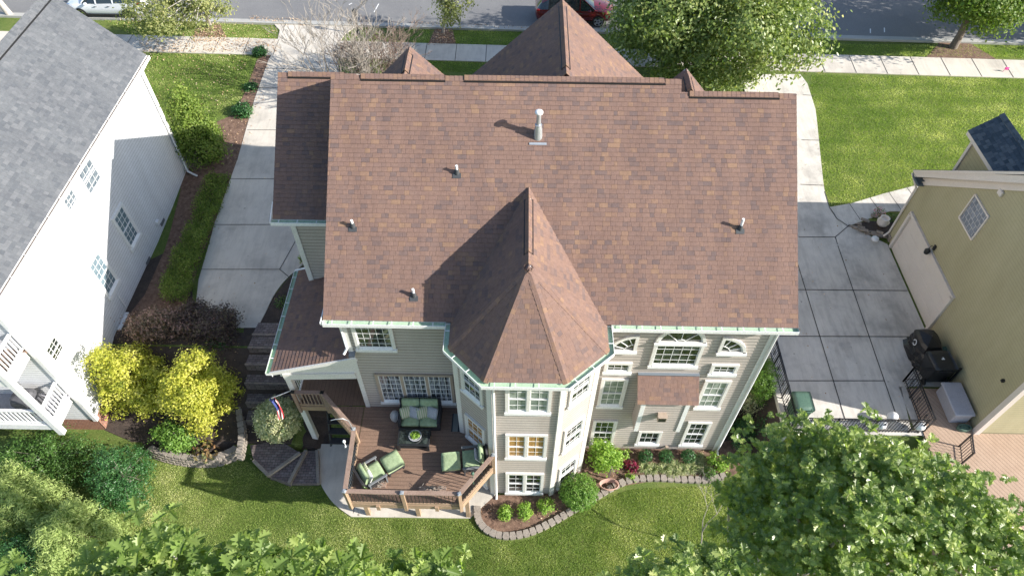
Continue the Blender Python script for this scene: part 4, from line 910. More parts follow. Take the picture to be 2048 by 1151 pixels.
def build_deck():
    D = [(-5.6, 12.84), (-5.6, 11.37), (-5.54, 9.12), (-1.77, 9.1), (-.7, 10.5), (-.79, 10.85), (-1.88, 11.84), (-1.88, 12.84)]
    m = MB(); courses(m, [(*p, DZ) for p in D], (-6, 9.05, DZ), (0, 9.05, DZ), e=.145, th=0, gap=.008, slab=.03, m=0, ms=1)
    m.build('deck_floor', ['brown_deck', 'black_plastic'], deck)
    D2 = [(-8.15, 12.82), (-8.15, 17.1), (-5.52, 17.1), (-5.52, 12.86)]
    m = MB(); courses(m, [(*p, DZ+.002) for p in D2], (-5.5, 12, DZ+.002), (-5.5, 17, DZ+.002), e=.145, th=0, gap=.008, slab=.03, ms=1); m.build('porch_floor', ['porch_boards', 'black_plastic'], deck)
    D3 = [(-7.0, 12.81), (-5.62, 12.81), (-5.62, 11.4)]
    m = MB(); courses(m, [(*p, DZ) for p in D3], (-5.5, 11, DZ), (-5.5, 17, DZ), e=.145, th=0, gap=.008, slab=.03, ms=1); m.build('corner_floor', ['brown_deck', 'black_plastic'], deck)
    edge = [(-8.05, 12.8), (-6.98, 12.8), (-5.6, 11.37), (-5.54, 9.12), (-3.65, 9.1), (-1.77, 9.1), (-.7, 10.5)]
    rim = MB(); top = MB(); bal = MB(); lw = MB()
    for i in range(len(edge)-1):
        a, b = Vector((*edge[i], 0)), Vector((*edge[i+1], 0)); d = (b-a).normalized()
        rim.bar(a+Vector((0, 0, DZ-.16)), b+Vector((0, 0, DZ-.16)), .05, .28)
        top.bar(a+Vector((0, 0, DZ+.98)), b+Vector((0, 0, DZ+.98)), .15, .04); lw.bar(a+Vector((0, 0, DZ+.91)), b+Vector((0, 0, DZ+.91)), .04, .09)
        lw.bar(a+Vector((0, 0, DZ+.1)), b+Vector((0, 0, DZ+.1)), .05, .09)
        n = int((b-a).length/.125)
        for k in range(1, n):
            p = a+d*((b-a).length*k/n)
            bal.box((p.x, p.y, DZ+.5), (.018, .018, .78)) if i > 1 else bal.box((p.x, p.y, DZ+.5), (.04, .03, .78), 1)
    rim.build('rim_joist', 'post_wood', deck); top.build('top_rail', 'rail_wood', deck); lw.build('rail_board', 'post_wood', deck); bal.build('balusters', ['black_metal', 'rail_wood'], deck)
    for i, (x, y) in enumerate(edge):
        rz = R(-22) if i in (3,) else (R(25) if i == 5 else 0)
        m = MB(); m.box((x, y-.03, DZ+.33), (.11, .11, 1.4), rz=rz); po = m.build('rail_post', 'post_wood' if i > 1 else 'rail_wood', deck)
        m = MB(); m.box((x, y-.03, DZ+1.05), (.13, .13, .03), rz=rz); m.box((x, y-.03, DZ+1.09), (.07, .07, .05), rz=rz); m.build('post_cap', 'galv' if i > 1 else 'black_metal', po)
    for x in (-5.5, -3.58, -1.7):
        m = MB(); m.box((x, 9.95, -1.05), (.15, .15, 2.9)); m.build('support_post', 'post_wood', deck)
    m = MB(); m.bar((-5.6, 9.95, .28), (-1.5, 9.95, .28), .1, .26); m.bar((-5.55, 9.2, .38), (-5.55, 12.8, .38), .04, .24)
    for x in np.arange(-5.3, -1.8, .42): m.bar((x, 9.15, .45), (x, 12.8, .45), .04, .2)
    m.build('beams', 'post_wood', deck)
    for x in (-4.6, -2.6):
        m = MB(); m.box((x, 9.06, .42), (.12, .06, .34)); m.build('rim_block', 'post_wood', deck)
build_deck()
# dark stair below the porch corner
m = MB()
for k in range(5): m.box((-6.75, 13.25-.22*k, .3-.4*k), (.9, .27, .05))
m.bar((-7.2, 13.4, .4), (-7.2, 12.35, -1.6), .05, .25); m.bar((-6.3, 13.4, .4), (-6.3, 12.35, -1.6), .05, .25)
tag(m.build('wooden_stair', 'wicker'), 'shaded wooden stair going down under the porch corner', 'stair')

# ================================================================ NEIGHBOURS
def white_house():
    h = thing('white_house', (-19, 19, -1.2), 'white sided two storey house with grey shingle roof at the left', 'house')
    X = -16.6; y0, y1 = 13.05, 26.2; z0, z1 = -1.2, 6.3
    wl = MB(); siding(wl, (X, y0), (X, y1), z0+.1, z1+.1, (1, 0), e=.15); siding(wl, (X, y0), (-21.6, y0), z0-.0, z1, (0, -1), e=.15); siding(wl, (X, y1), (-21.6, y1), 0, z1, (0, 1), e=.15); siding(wl, (-21.6, y0), (-21.6, y1), z0, z1, (-1, 0), e=.15)
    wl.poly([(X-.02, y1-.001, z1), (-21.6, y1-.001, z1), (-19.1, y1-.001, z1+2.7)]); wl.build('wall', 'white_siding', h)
    b = MB(); b.poly([(X+.03, y0, -2.6), (X+.03, y1, -1.3), (X+.03, y1, .35), (X+.03, y0, z0+.12)][::1], 0, uv=[(0, 0), (13, 0), (13, 1.6), (0, 1.3)])
    b.poly([(-21.6, y0-.03, -2.7), (X+.03, y0-.03, -2.7), (X+.03, y0-.03, z0+.05), (-21.6, y0-.03, z0+.05)], 0, uv=[(0, 0), (9, 0), (9, 1.4), (0, 1.4)])
    b.build('brick_foundation', 'brick', h)
    for y in (15.2, 18.1, 20.3, 22.5):
        v = MB(); v.box((X+.045, y, -.62+(y-13)*.1), (.03, .42, .14)); v.build('foundation_vent', 'grey_metal', h)
    tr = MB(); tr.box((X, y0, (z0+z1)/2), (.16, .16, z1-z0)); tr.box((X, y1, (z0+z1)/2+.5), (.16, .16, z1-z0-.8)); tr.bar((X+.15, y0-.3, z1+.06), (X+.15, y1+.3, z1+.06), .3, .06); tr.build('corner_board', 'white', h)
    r = MB(); ex = X+.36; sl_ = .99; rz_ = 9.35; rx = ex-(rz_-6.5)/sl_; ya, yb = y0-.4, y1+.35
    courses(r, [(ex, ya, 6.5), (ex, yb, 6.5), (rx, yb, rz_), (rx, ya, rz_)], (ex, ya, 6.5), (ex, yb, 6.5)); courses(r, [(2*rx-ex, yb, 6.5), (2*rx-ex, ya, 6.5), (rx, ya, rz_), (rx, yb, rz_)], (2*rx-ex, yb, 6.5), (2*rx-ex, ya, 6.5))
    rf = r.build('roof', ['shingle_grey', 'white'], h); cp = MB(); caps(cp, (rx, ya, rz_), (rx, yb, rz_), (1, 0, .99), (-1, 0, .99), w_=.28, lift=.06, vent=1); cp.build('ridge_caps', ['shingle_grey', 'black_metal'], rf)
    g = MB(); gutter(g, [(ex, ya), (ex, yb)], [(1, 0)], 6.48, wd=.1, strap=.9); g.build('gutter', ['white', 'window_brown'], h)
    d = MB(); d.tube([(ex+.05, y1+.1, 6.35), (X+.1, y1-.15, 5.95), (X+.1, y1-.15, 0.7), (X+.2, y1-.3, .45), (X+.7, y1-.55, .4)], .055, 6); d.build('downspout', 'white', h)
    def wn(y, z, w_, hh, **k): window(h, (X+.018, y, z), (0, 1), (1, 0), w_, hh, fm='white', **k)
    c1 = [(19.75, 4.35), (17.6, 4.35)]
    wn(19.33, 4.72, 1.24, 1.52, cols=3, rows=5, pane='glass_pale'); wn(17.95, 5.18, .92, .95, cols=3, rows=4, pane='glass_pale', dh=False)
    wn(19.72, 1.35, 1.02, 1.95, cols=3, rows=6, pane='glass_pale2'); wn(17.15, 1.28, 1.02, 1.97, cols=3, rows=6, pane='glass_pale2'); wn(13.3, 2.22, .86, 1.0, cols=3, rows=4)
    # two level porch on the south side
    px0, px1, py0, py1 = -21.6, X-.1, 11.75, y0
    for fz in (.72, 3.72):
        f_ = MB(); f_.box(((px0+px1)/2, (py0+py1)/2, fz), (px1-px0, py1-py0, .12)); f_.build('porch_floor', 'porch_boards' if fz > 2 else 'resin', h)
        b_ = MB(); b_.box(((px0+px1)/2, py0+.06, fz-.1), (px1-px0, .14, .34)); b_.box((px1-.06, (py0+py1)/2, fz-.1), (.14, py1-py0-.3, .34)); b_.build('porch_beam', 'white', h)
        r_ = MB()
        for zz, wd in ((fz+.98, .1), (fz+.18, .07)):
            r_.bar((px0, py0+.06, zz), (px1, py0+.06, zz), wd, .07); r_.bar((px1-.06, py0+.15, zz), (px1-.06, py1, zz), wd, .07)
        for y in np.arange(py0+.2, py1-.05, .14): r_.box((px1-.06, y, fz+.58), (.04, .05, .76))
        for x in np.arange(px0, px1-.1, .16): r_.box((x, py0+.06, fz+.58), (.05, .04, .76))
        r_.build('railing', 'white', h)
    f_ = MB(); f_.box(((px0+px1)/2, (py0+py1)/2+.0, 4.75), (px1-px0+.2, py1-py0+.0, .14)); 
    for x in (px1-.06, px1-3.1, px1-6.2):
        p_ = MB(); p_.box((x, py0+.06, 2.4), (.2, .2, 4.6)); p_.build('porch_post', 'white', h)
        w_ = MB(); w_.box((-19.0, y0-.03, 2.2), (1.6, .05, 1.6)); w_.build('porch_window', 'glass', h)
    d_ = MB(); d_.box((px1-1.7, 11.6, -1.0), (.85, .85, .1)); 
    g_ = MB(); g_.mesh(*blob((-17.85, 12.5, .78), (.42, .38, .95), 11)); tag(g_.build('grill_cover', 'grey_vinyl'), 'grey vinyl covered grill standing on the white porch', 'grill')
    # crawl door and meter on the wall
    m_ = MB(); m_.box((X+.12, 14.8, .35), (.2, .4, .6)); m_.build('electric_meter', 'white', h); m_ = MB(); m_.box((X+.1, 22.1, .75), (.14, .22, .16)); m_.build('wall_vent', 'white', h)
    m_ = MB(); m_.box((X+.12, 17.0, .0), (.16, .9, .12)); m_.tube([(X+.1, 17.6, .2), (X+.1, 17.6, 1.0)], .03, 6); m_.build('pipe_box', 'white', h)
def blob(c, r, seed, n=10, k=14, jag=.12):
    rr = random.Random(seed); vs = []; fs = []
    for i in range(n+1):
        t = i/n; z = t; rad = (1-.12*t) if t < .75 else (1-.12*t)*math.sqrt(max(0, 1-((t-.75)/.25)**2))*.95+.02
        for j in range(k):
            a = 2*math.pi*j/k; q = max(abs(math.cos(a)), abs(math.sin(a)))**.75
            f = rad/q*(1+rr.uniform(-jag, jag)*.6*(1-t)+.05*math.sin(3*a+seed)*(1-t)); vs.append((c[0]+r[0]*f*math.cos(a), c[1]+r[1]*f*math.sin(a), c[2]+r[2]*z+rr.uniform(-.01, .01)))
    for i in range(n):
        for j in range(k): fs.append((i*k+j, i*k+(j+1) % k, (i+1)*k+(j+1) % k, (i+1)*k+j))
    fs.append(tuple(n*k+j for j in range(k))); return vs, fs
white_house()
def olive_house():
    h = thing('olive_house', (22, 17, 0), 'olive green house with cream garage door and dark slate roof at the right', 'house')
    X = 17.25; y0, y1 = 12.5, 22.55; zE = 3.75; ry = 15.5; slp = .86; zR = zE+slp*(y1-ry)
    wl = MB()
    # shingle clad west gable wall
    z = -.05
    def ytop(z_): return (y1 if z_ < zE else y1-(z_-zE)/slp), (y0 if z_ < 4.2 else min(ry, y0+(z_-4.2)/ ((zR-4.2)/(ry-y0))))
    k = 0
    while z < zR-.05:
        zt = min(z+.13, zR); a, b = ytop((z+zt)/2)
        wl.poly([(X-.022, b, z), (X-.022, a, z), (X-.006, a, zt), (X-.006, b, zt)][::-1], uv=[(0, .99), (1, .99), (1, .01), (0, .01)]); wl.poly([(X-.022, b, z), (X-.022, a, z), (X, a, z), (X, b, z)]); z = zt
    siding(wl, (X, y0), (X+9, y0), 0, 4.4, (0, -1), e=.14); siding(wl, (X, y1), (X+9, y1), 0, zE, (0, 1), e=.14)
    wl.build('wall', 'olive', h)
    tr = MB(); tr.box((X, y0, 2.1), (.2, .2, 4.3)); tr.bar((X-.25, y1+.35, zE-.12), (X-.25, ry, zR-.02), .06, .26, 0); tr.bar((X-.05, y1-.05, zE-.2), (X-.05, ry, zR-.3), .06, .3, 0)
    tr.build('trim_board', 'cream', h)
    rt_ = MB(); rt_.poly([(X-.3, y1+.4, zE-.12), (X+.15, y1+.4, zE-.12), (X+.15, y1-.3, zE+.02), (X-.3, y1-.3, zE+.02)]); rt_.box((X-.1, y1+.05, zE-.2), (.4, .7, .1)); rt_.build('eave_return', 'shingle_slate', h)
    r = MB(); a, b = (X+9.5, y1+.45, zE-.0), (X-.32, y1+.45, zE-.0)
    yy = y1+.45
    courses(r, [b, a, (X+9.5, ry, zE+slp*(yy-ry)), (X-.32, ry, zE+slp*(yy-ry))], b, a); zz = zE+slp*(yy-ry)
    courses(r, [(X-.32, y0-.3, 4.0), (X+9.5, y0-.3, 4.0), (X+9.5, ry, zz), (X-.32, ry, zz)], (X-.32, y0-.3, 4.0), (X+9.5, y0-.3, 4.0))
    r.build('roof', ['shingle_slate', 'cream'], h)
    # upper block with its own north-south ridge, standing behind the west gable
    xb, yn, e_z = 18.5, 22.76, 5.86
    g = MB(); siding(g, (xb, 17.5), (xb, yn), 3.6, e_z+.05, (-1, 0)); siding(g, (xb, yn), (20.1-.3, yn), 3.6, e_z+.05, (0, 1)); g.poly([(xb, yn, e_z), (19.8, yn, e_z), (19.15, yn, 6.45)]); dm = g.build('upper_block', 'olive', h)
    t_ = MB(); t_.box((xb-.02, yn-.03, 4.85), (.14, .14, 2.1)); t_.build('corner_board', 'cream', dm)
    t_ = MB(); t_.bar((xb-.3, yn+.22, e_z-.08), (xb-.3, 17.5, e_z-.08), .05, .16); t_.build('fascia', 'cream', dm)
    t_ = MB(); t_.bar((xb-.04, yn, zE+.86*(y1-yn)+.28), (xb-.04, yn-1.75, zE+.86*(y1-yn+1.75)+.28), .06, .2); t_.build('skirt_board', 'cream', dm)
    r = MB(); q0, q1 = (xb-.32, yn+.25, e_z), (xb-.32, 17.0, e_z); zt = e_z+.855*.98; rx = xb-.32+.98
    n1, _ = courses(r, [q0, q1, (rx, 17.0, zt), (rx, yn+.25, zt)], q0, q1); n2, _ = courses(r, [(rx+.98, 17, e_z), (rx+.98, yn+.25, e_z), (rx, yn+.25, zt), (rx, 17, zt)], (rx+.98, 17, e_z), (rx+.98, yn+.25, e_z))
    caps(r, (rx, yn+.25, zt), (rx, 17.0, zt), n1, n2, w_=.17, lift=.05); r.build('upper_roof', ['shingle_slate', 'cream'], dm)
    # garage door in its recessed frame
    d = MB(); d.box((X-.01, 19.6, 1.03), (.03, 4.5, 2.1))
    for k in range(1, 4): d.box((X-.03, 19.6, .52*k), (.012, 4.4, .02))
    d.build('garage_door', 'cream', h)
    d = MB(); d.box((X-.06, 21.95, 1.08), (.12, .14, 2.2)); d.box((X-.06, 17.28, 1.08), (.12, .14, 2.2)); d.box((X-.06, 19.6, 2.2), (.12, 4.8, .14)); d.build('garage_door_frame', 'cream', h)
    w_ = MB(); yc = 18.9; w_.poly([(X-.035, yc+.55, 4.45), (X-.035, yc-.55, 4.45), (X-.035, yc-.55, 5.55), (X-.035, yc+.55, 5.55)], 0, uv=[(0, 0), (1.0, 0), (1.0, 1.0), (0, 1.0)]); wi = w_.build('glass_block_window', 'glassblock', h)
    f_ = MB()
    for a_, b_ in (((yc-.6, 4.4), (yc+.6, 4.4)), ((yc-.6, 5.6), (yc+.6, 5.6)), ((yc-.6, 4.4), (yc-.6, 5.6)), ((yc+.6, 4.4), (yc+.6, 5.6))): f_.bar((X-.04, a_[0], a_[1]), (X-.04, b_[0], b_[1]), .06, .07)
    f_.build('frame', 'cream', wi)
    v = MB(); v.box((X-.06, 18.53, 6.6), (.1, .26, .22), bev=.02); v.build('wall_vent', 'cream', h)
    v = MB(); v.box((X-.06, 11.0+2.2, 2.6), (.1, .1, .1)); v.build('spot_light', 'black_metal', h)
    b = MB(); b.box((X-.03, 22.4, .1), (.06, .3, .45)); b.build('brick_base', 'brick', h)
    ds = MB(); ds.tube([(X-.3, y1+.42, zE-.15), (X-.08, y1-.0, zE-.6), (X-.08, y1-.02, .4), (X-.3, y1-.1, .22)], .05, 6); ds.build('downspout', 'cream', h)
    l = MB(); l.box((X-.05, 19.64, 2.5), (.06, .12, .22)); l.tube([(X-.06, 19.64, 2.5), (X-.22, 19.64, 2.62), (X-.25, 19.64, 2.45)], .015, 6); l.lathe((X-.25, 19.64, 2.12), [(.04, 0), (.1, .05), (.12, .22), (.03, .33)], 10); l.build('wall_lantern', 'black_metal', h)
olive_house()
l = MB(); l.box((-2.0, WY-.05, 2.62), (.1, .1, .34)); l.lathe((-2.0, WY-.16, 2.45), [(.03, 0), (.08, .04), (.1, .26), (.03, .36)], 10); l.build('wall_lantern', 'black_metal', house)
def olive_deck():
    o = thing('tan_deck', (18, 11, 0), 'tan board deck wrapping the corner of the olive house', 'deck')
    m = MB(); d = (.62, -.78)
    poly = [(15.35, 14.35), (17.2, 14.35), (17.2, 12.45), (26, 12.45), (26, 5.5), (15.2, 5.5)]
    u = Vector((.5, -.866, 0)); p = Vector((15, 5, .1))
    def cs(pl): courses(m, [(*q, .1) for q in pl], p, p+u, e=.145, th=0, gap=.01, slab=.04, ms=1)
    cs([(15.35, 14.35), (17.2, 14.35), (17.2, 9.0), (15.2, 9.0)]); cs([(17.2, 12.45), (26, 12.45), (26, 5.5), (17.2, 5.5)]); m.build('deck_floor', ['tan_deck', 'black_plastic'], o)
    m = MB(); m.prism([(15.3, 14.4), (17.2, 14.4), (17.2, 5.6), (15.3, 5.6)], -2.6, .04); m.prism([(17.22, 12.4), (26, 12.4), (26, 5.6), (17.22, 5.6)], -2.6, .04); m.build('deck_base', 'tan_deck', o)
olive_deck()
def iron_rail(pts, label, z, h=.95, scroll=True):
    p0 = Vector((*pts[0], z)); t_ = thing('iron_railing', p0, label, 'railing'); m = MB(); b = MB()
    for i in range(len(pts)-1):
        a, c = Vector((*pts[i], z)), Vector((*pts[i+1], z)); ln = (c-a).length; d = (c-a).normalized(); up = Vector((0, 0, 1))
        for zz in (.12, h-.12): m.bar(a+up*zz, c+up*zz, .025, .025)
        m.bar(a+up*h, c+up*h, .05, .03)
        n = int(ln/.12)
        for k in range(n+1):
            q = a+d*ln*k/n; big = k in (0, n) or k % 12 == 0
            b.box(q+up*(h/2), (.05 if big else .016, .05 if big else .016, h+(.06 if big else 0)))
            if scroll and k % 6 == 3:
                for s_ in (-1, 1):
                    pt = [q+up*(h*.5+s_*(.06+.1*j/6))+d*(.05*math.sin(j*1.0)) for j in range(7)]; b.tube(pt, .012, 5); b.tube([q+up*(h*.5)+d*(.06*math.cos(j*.9))+up*(.06*math.sin(j*.9)) for j in range(8)], .01, 5)
    m.build('rails', 'black_metal', t_); b.build('balusters', 'black_metal', t_)
iron_rail([(10.32, 18.2), (10.32, 12.5)], 'black iron railing beside the tall clipped shrub on the driveway edge', .05)
iron_rail([(10.4, 12.46), (15.1, 12.46)], 'black iron railing along the driveway end behind the green bin', .05)
iron_rail([(15.32, 12.5), (15.32, 14.7), (17.1, 14.7)], 'black iron corner railing enclosing the tan deck under the black bin', .08)
iron_rail([(16.4, 11.9), (16.2, 11.2)], 'short black iron railing end poking out of the oak leaves by the tan deck', .08, scroll=False)

# ================================================================ STEPS, WALLS, EDGING
def steps():
    t_ = thing('garden_steps', (-10, 15, -1), 'shaded brick paver steps running down beside the left driveway', 'steps')
    ys = [16.95, 16.3, 15.7, 15.1, 14.5, 13.9, 13.3]; xl = [-10.75, -10.85, -10.9, -10.95, -10.95, -10.9, -10.85]
    for k in range(6):
        z = gz(-10, (ys[k]+ys[k+1])/2)+.16; m = MB(); m.prism([(xl[k], ys[k]), (-9.0, ys[k]), (-9.0, ys[k+1]), (xl[k+1], ys[k+1])], z-.9, z); m.build('tread', 'paver', t_)
        m = MB(); m.box(((xl[k+1]-9.0)/2, ys[k+1]+.06, z-.045), (-9.0-xl[k+1]+.04, .07, .1)); m.build('riser_timber', 'flagstone', t_)
    t2 = thing('fan_steps', (-9.3, 12.3, -2.5), 'fan of three wedge shaped brick paver steps below the variegated ball shrub', 'steps')
    for z, px in ((-2.02, [(500, 890), (507, 920), (537, 950), (600, 905), (560, 880)]), (-2.17, [(537, 950), (578, 966), (612, 900), (600, 905)]), (-2.32, [(578, 966), (637, 966), (634, 900), (612, 900)])):
        pts = [tuple(P(*q, z)[:2]) for q in px]; m = MB(); m.prism(pts, -2.7, z); m.build('tread', 'paver', t2)
        a, b = (P(*px[2], z), P(*px[3], z)) if z > -2.2 else (P(*px[0], z), P(*px[1], z))
        m = MB(); m.bar(P(*px[1], z)+Vector((0, 0, -.03)), P(*px[2], z)+Vector((0, 0, -.03)), .12, .16); m.bar(P(*px[2 if len(px) > 4 else 1], z)+Vector((0, 0, .0)), P(*px[3 if len(px) > 4 else 2], z)+Vector((0, 0, .0)), .12, .12); m.build('edge_timber', 'stone', t2)
steps()
def block_wall(name, px, z0, rows, label, ref=-2.5, bw=.3, bd=.24, bh=.12, batter=.03):
    pts = curve([tuple(P(*p, ref)[:2]) for p in px], 10); m = MB()
    d = [0]
    for i in range(len(pts)-1): d.append(d[-1]+math.dist(pts[i], pts[i+1]))
    def at(s_):
        for i in range(len(d)-1):
            if d[i+1] >= s_:
                t = (s_-d[i])/max(1e-6, d[i+1]-d[i]); a, b = pts[i], pts[i+1]; return a[0]+(b[0]-a[0])*t, a[1]+(b[1]-a[1])*t, math.atan2(b[1]-a[1], b[0]-a[0])
        return pts[-1][0], pts[-1][1], 0
    for r_ in range(rows):
        s_ = bw/2+(r_ % 2)*bw/2
        while s_ < d[-1]-.1:
            x, y, a = at(s_); nx, ny = -math.sin(a), math.cos(a)
            W_ = bw*.96; q = random.uniform(-.012, .012); T = Matrix.Translation((x+nx*(batter*r_+bd/2), y+ny*(batter*r_+bd/2), z0+bh*(r_+.5)+q)) @ Matrix.Rotation(a+random.uniform(-.05, .05), 4, 'Z')
            vs = []
            for zz in (-.5, .5):
                for (u_, v_) in ((-.5, -.25), (-.36, -.5), (.36, -.5), (.5, -.25), (.36, .5), (-.36, .5)): vs.append(T @ Vector((u_*W_, v_*bd, zz*bh*.97)))
            m.mesh(vs, [(5, 4, 3, 2, 1, 0), (6, 7, 8, 9, 10, 11)]+[(i, (i+1) % 6, (i+1) % 6+6, i+6) for i in range(6)]); s_ += bw
    return tag(m.build(name, 'stone'), label, 'garden wall')
block_wall('block_wall', [(296, 912), (330, 925), (380, 934), (430, 934), (470, 922), (492, 905)], -2.55, 4, 'curved low wall of stacked concrete blocks holding the left shrub bed', bh=.15)
block_wall('block_edging', [(948, 1012), (950, 1040), (965, 1062), (990, 1076), (1022, 1079), (1060, 1072), (1105, 1052), (1150, 1026), (1195, 1000), (1230, 980), (1262, 967), (1310, 963), (1370, 966), (1420, 966), (1462, 955)], -2.52, 1, 'winding row of concrete edging blocks around the rear mulch bed', bh=.16, bw=.27, bd=.26)
block_wall('block_wall', [(478, 905), (485, 860), (480, 800), (492, 750), (500, 700), (508, 664)], -1.9, 2, 'shaded block edging running up beside the paver steps', ref=-1.2, bh=.18)
def flag_bed():
    o = MB()
    for i, (x, y, w_) in enumerate([(1702, 452, .35), (1712, 456, .4), (1725, 462, .45), (1738, 466, .4), (1752, 470, .5), (1764, 474, .4), (1715, 446, .4), (1730, 441, .4), (1748, 434, .35), (1745, 464, .35), (1722, 456, .35), (1758, 467, .3)]):
        p = P(x, y, .12); o.box((p.x, p.y, .1+.05*(i % 3)), (w_, .2, .07), rz=random.uniform(-.5, .1), bev=.02)
    tag(o.build('flagstone_border', 'flagstone'), 'stacked flagstone border around the little bed at the olive house corner', 'garden wall')
    m = MB(); m.prism([tuple(P(*q, .12)[:2]) for q in ((1700, 452), (1765, 474), (1778, 472), (1810, 425), (1770, 430), (1730, 442))], 0, .11); structure(m.build('soil_bed', 'soil'))
flag_bed()

# ================================================================ FURNITURE ON THE DECK
def cushion(mb, c, d, rz=0, m=0, tilt=None, seg=5, puff=.35):
    T = Matrix.Translation(c) @ Matrix.Rotation(rz, 4, 'Z')
    if tilt: T = T @ Matrix.Rotation(tilt, 4, 'X')
    vs = []; n = seg; 
    for s_ in (-1, 1):
        for i in range(n+1):
            for j in range(n+1):
                u_, v_ = i/n*2-1, j/n*2-1; e = (1-abs(u_)**4)*(1-abs(v_)**4); vs.append(T @ Vector((u_*d[0]/2*(1-.03*abs(v_)**3), v_*d[1]/2*(1-.03*abs(u_)**3), s_*d[2]/2*(1-puff+puff*e))))
    fs = []; K = (n+1)**2
    for i in range(n):
        for j in range(n):
            a = i*(n+1)+j; fs.append((a, a+1, a+n+2, a+n+1)); fs.append((K+a, K+a+n+1, K+a+n+2, K+a+1))
    for i in range(n):
        for a, b in ((i, i+1), ((i+1)*(n+1)+n, i*(n+1)+n), (n*(n+1)+i+1, n*(n+1)+i), (i*(n+1), (i+1)*(n+1))):
            if a == i: fs.append((i+1, i, K+i, K+i+1))
            else: fs.append((a, b, K+b, K+a))
    for i in range(n): fs.append((i*(n+1), (i+1)*(n+1), K+(i+1)*(n+1), K+i*(n+1)))
    mb.mesh(vs, fs, m, True)
def stripe_mat(name, c1, c2, sc_, c3=None):
    m, t, b = new_mat(name); co = coords(t); w_ = t.nodes.new('ShaderNodeTexWave'); w_.inputs['Scale'].default_value = sc_; w_.inputs['Distortion'].default_value = .6 if c3 else .1; w_.inputs['Detail'].default_value = 1
    L(t, co, w_.inputs['Vector']); L(t, ramp(t, w_.outputs['Fac'], [(.4, c1), (.6, c2)]), b.inputs['Base Color']); b.inputs['Roughness'].default_value = .9; return m
M['pillow_stripe'] = stripe_mat('striped_pillow_fabric', (.55, .5, .38), (.28, .36, .2), 4)
M['pillow_navy'] = stripe_mat('patterned_pillow_fabric', (.7, .7, .7), (.05, .06, .09), 9, 1)
M['stool'] = stripe_mat('black_and_white_ceramic', (.75, .75, .74), (.03, .03, .03), 7, 1)
M['rug'] = stripe_mat('striped_mat', (.03, .035, .04), (.2, .21, .2), .8)
def deckpt(x, y, z): return P(x, y, DZ+z)
def loveseat():
    c = deckpt(838, 838, 0); cx = (deckpt(803, 850, .42).x+deckpt(873, 850, .42).x)/2; W_ = 1.5; yf = deckpt(838, 851, .42).y; yb = yf+.85
    t_ = thing('loveseat', (cx, yf+.4, DZ), 'green cushioned wicker loveseat against the wall under the triple window', 'loveseat')
    m = MB(); m.box((cx, yf+.42, DZ+.18), (W_, .82, .22)); m.box((cx, yb-.03, DZ+.5), (W_, .08, .75)); m.box((cx-W_/2+.05, yf+.4, DZ+.42), (.1, .8, .35)); m.box((cx+W_/2-.05, yf+.4, DZ+.42), (.1, .8, .35)); m.build('frame', 'wicker', t_)
    for s_ in (-1, 1):
        m = MB(); cushion(m, (cx+s_*.33, yf+.32, DZ+.37), (.64, .62, .17)); m.build('seat_cushion', 'cushion', t_)
        m = MB(); cushion(m, (cx+s_*.33, yb-.17, DZ+.72), (.64, .6, .16), tilt=R(75)); m.build('back_cushion', 'cushion', t_)
    for (dx, rz, mt, lab) in ((-.5, .5, 'pillow_stripe', 'tan and green striped pillow leftmost on the loveseat'), (-.2, -.35, 'pillow_navy', 'navy and white patterned pillow second from the left on the loveseat'), (.1, .4, 'pillow_stripe', 'tan and green striped pillow right of the loveseat centre'), (.45, -.4, 'pillow_navy', 'navy and white patterned pillow at the right end of the loveseat')):
        m = MB(); cushion(m, (0, 0, 0), (.42, .42, .14), tilt=None, puff=.7); o = m.build('pillow', mt); o.location = (cx+dx, yb-.42, DZ+.62); o.rotation_euler = (R(50), rz*.35, rz); tag(o, lab, 'pillow', 'pillows on the loveseat')
loveseat()
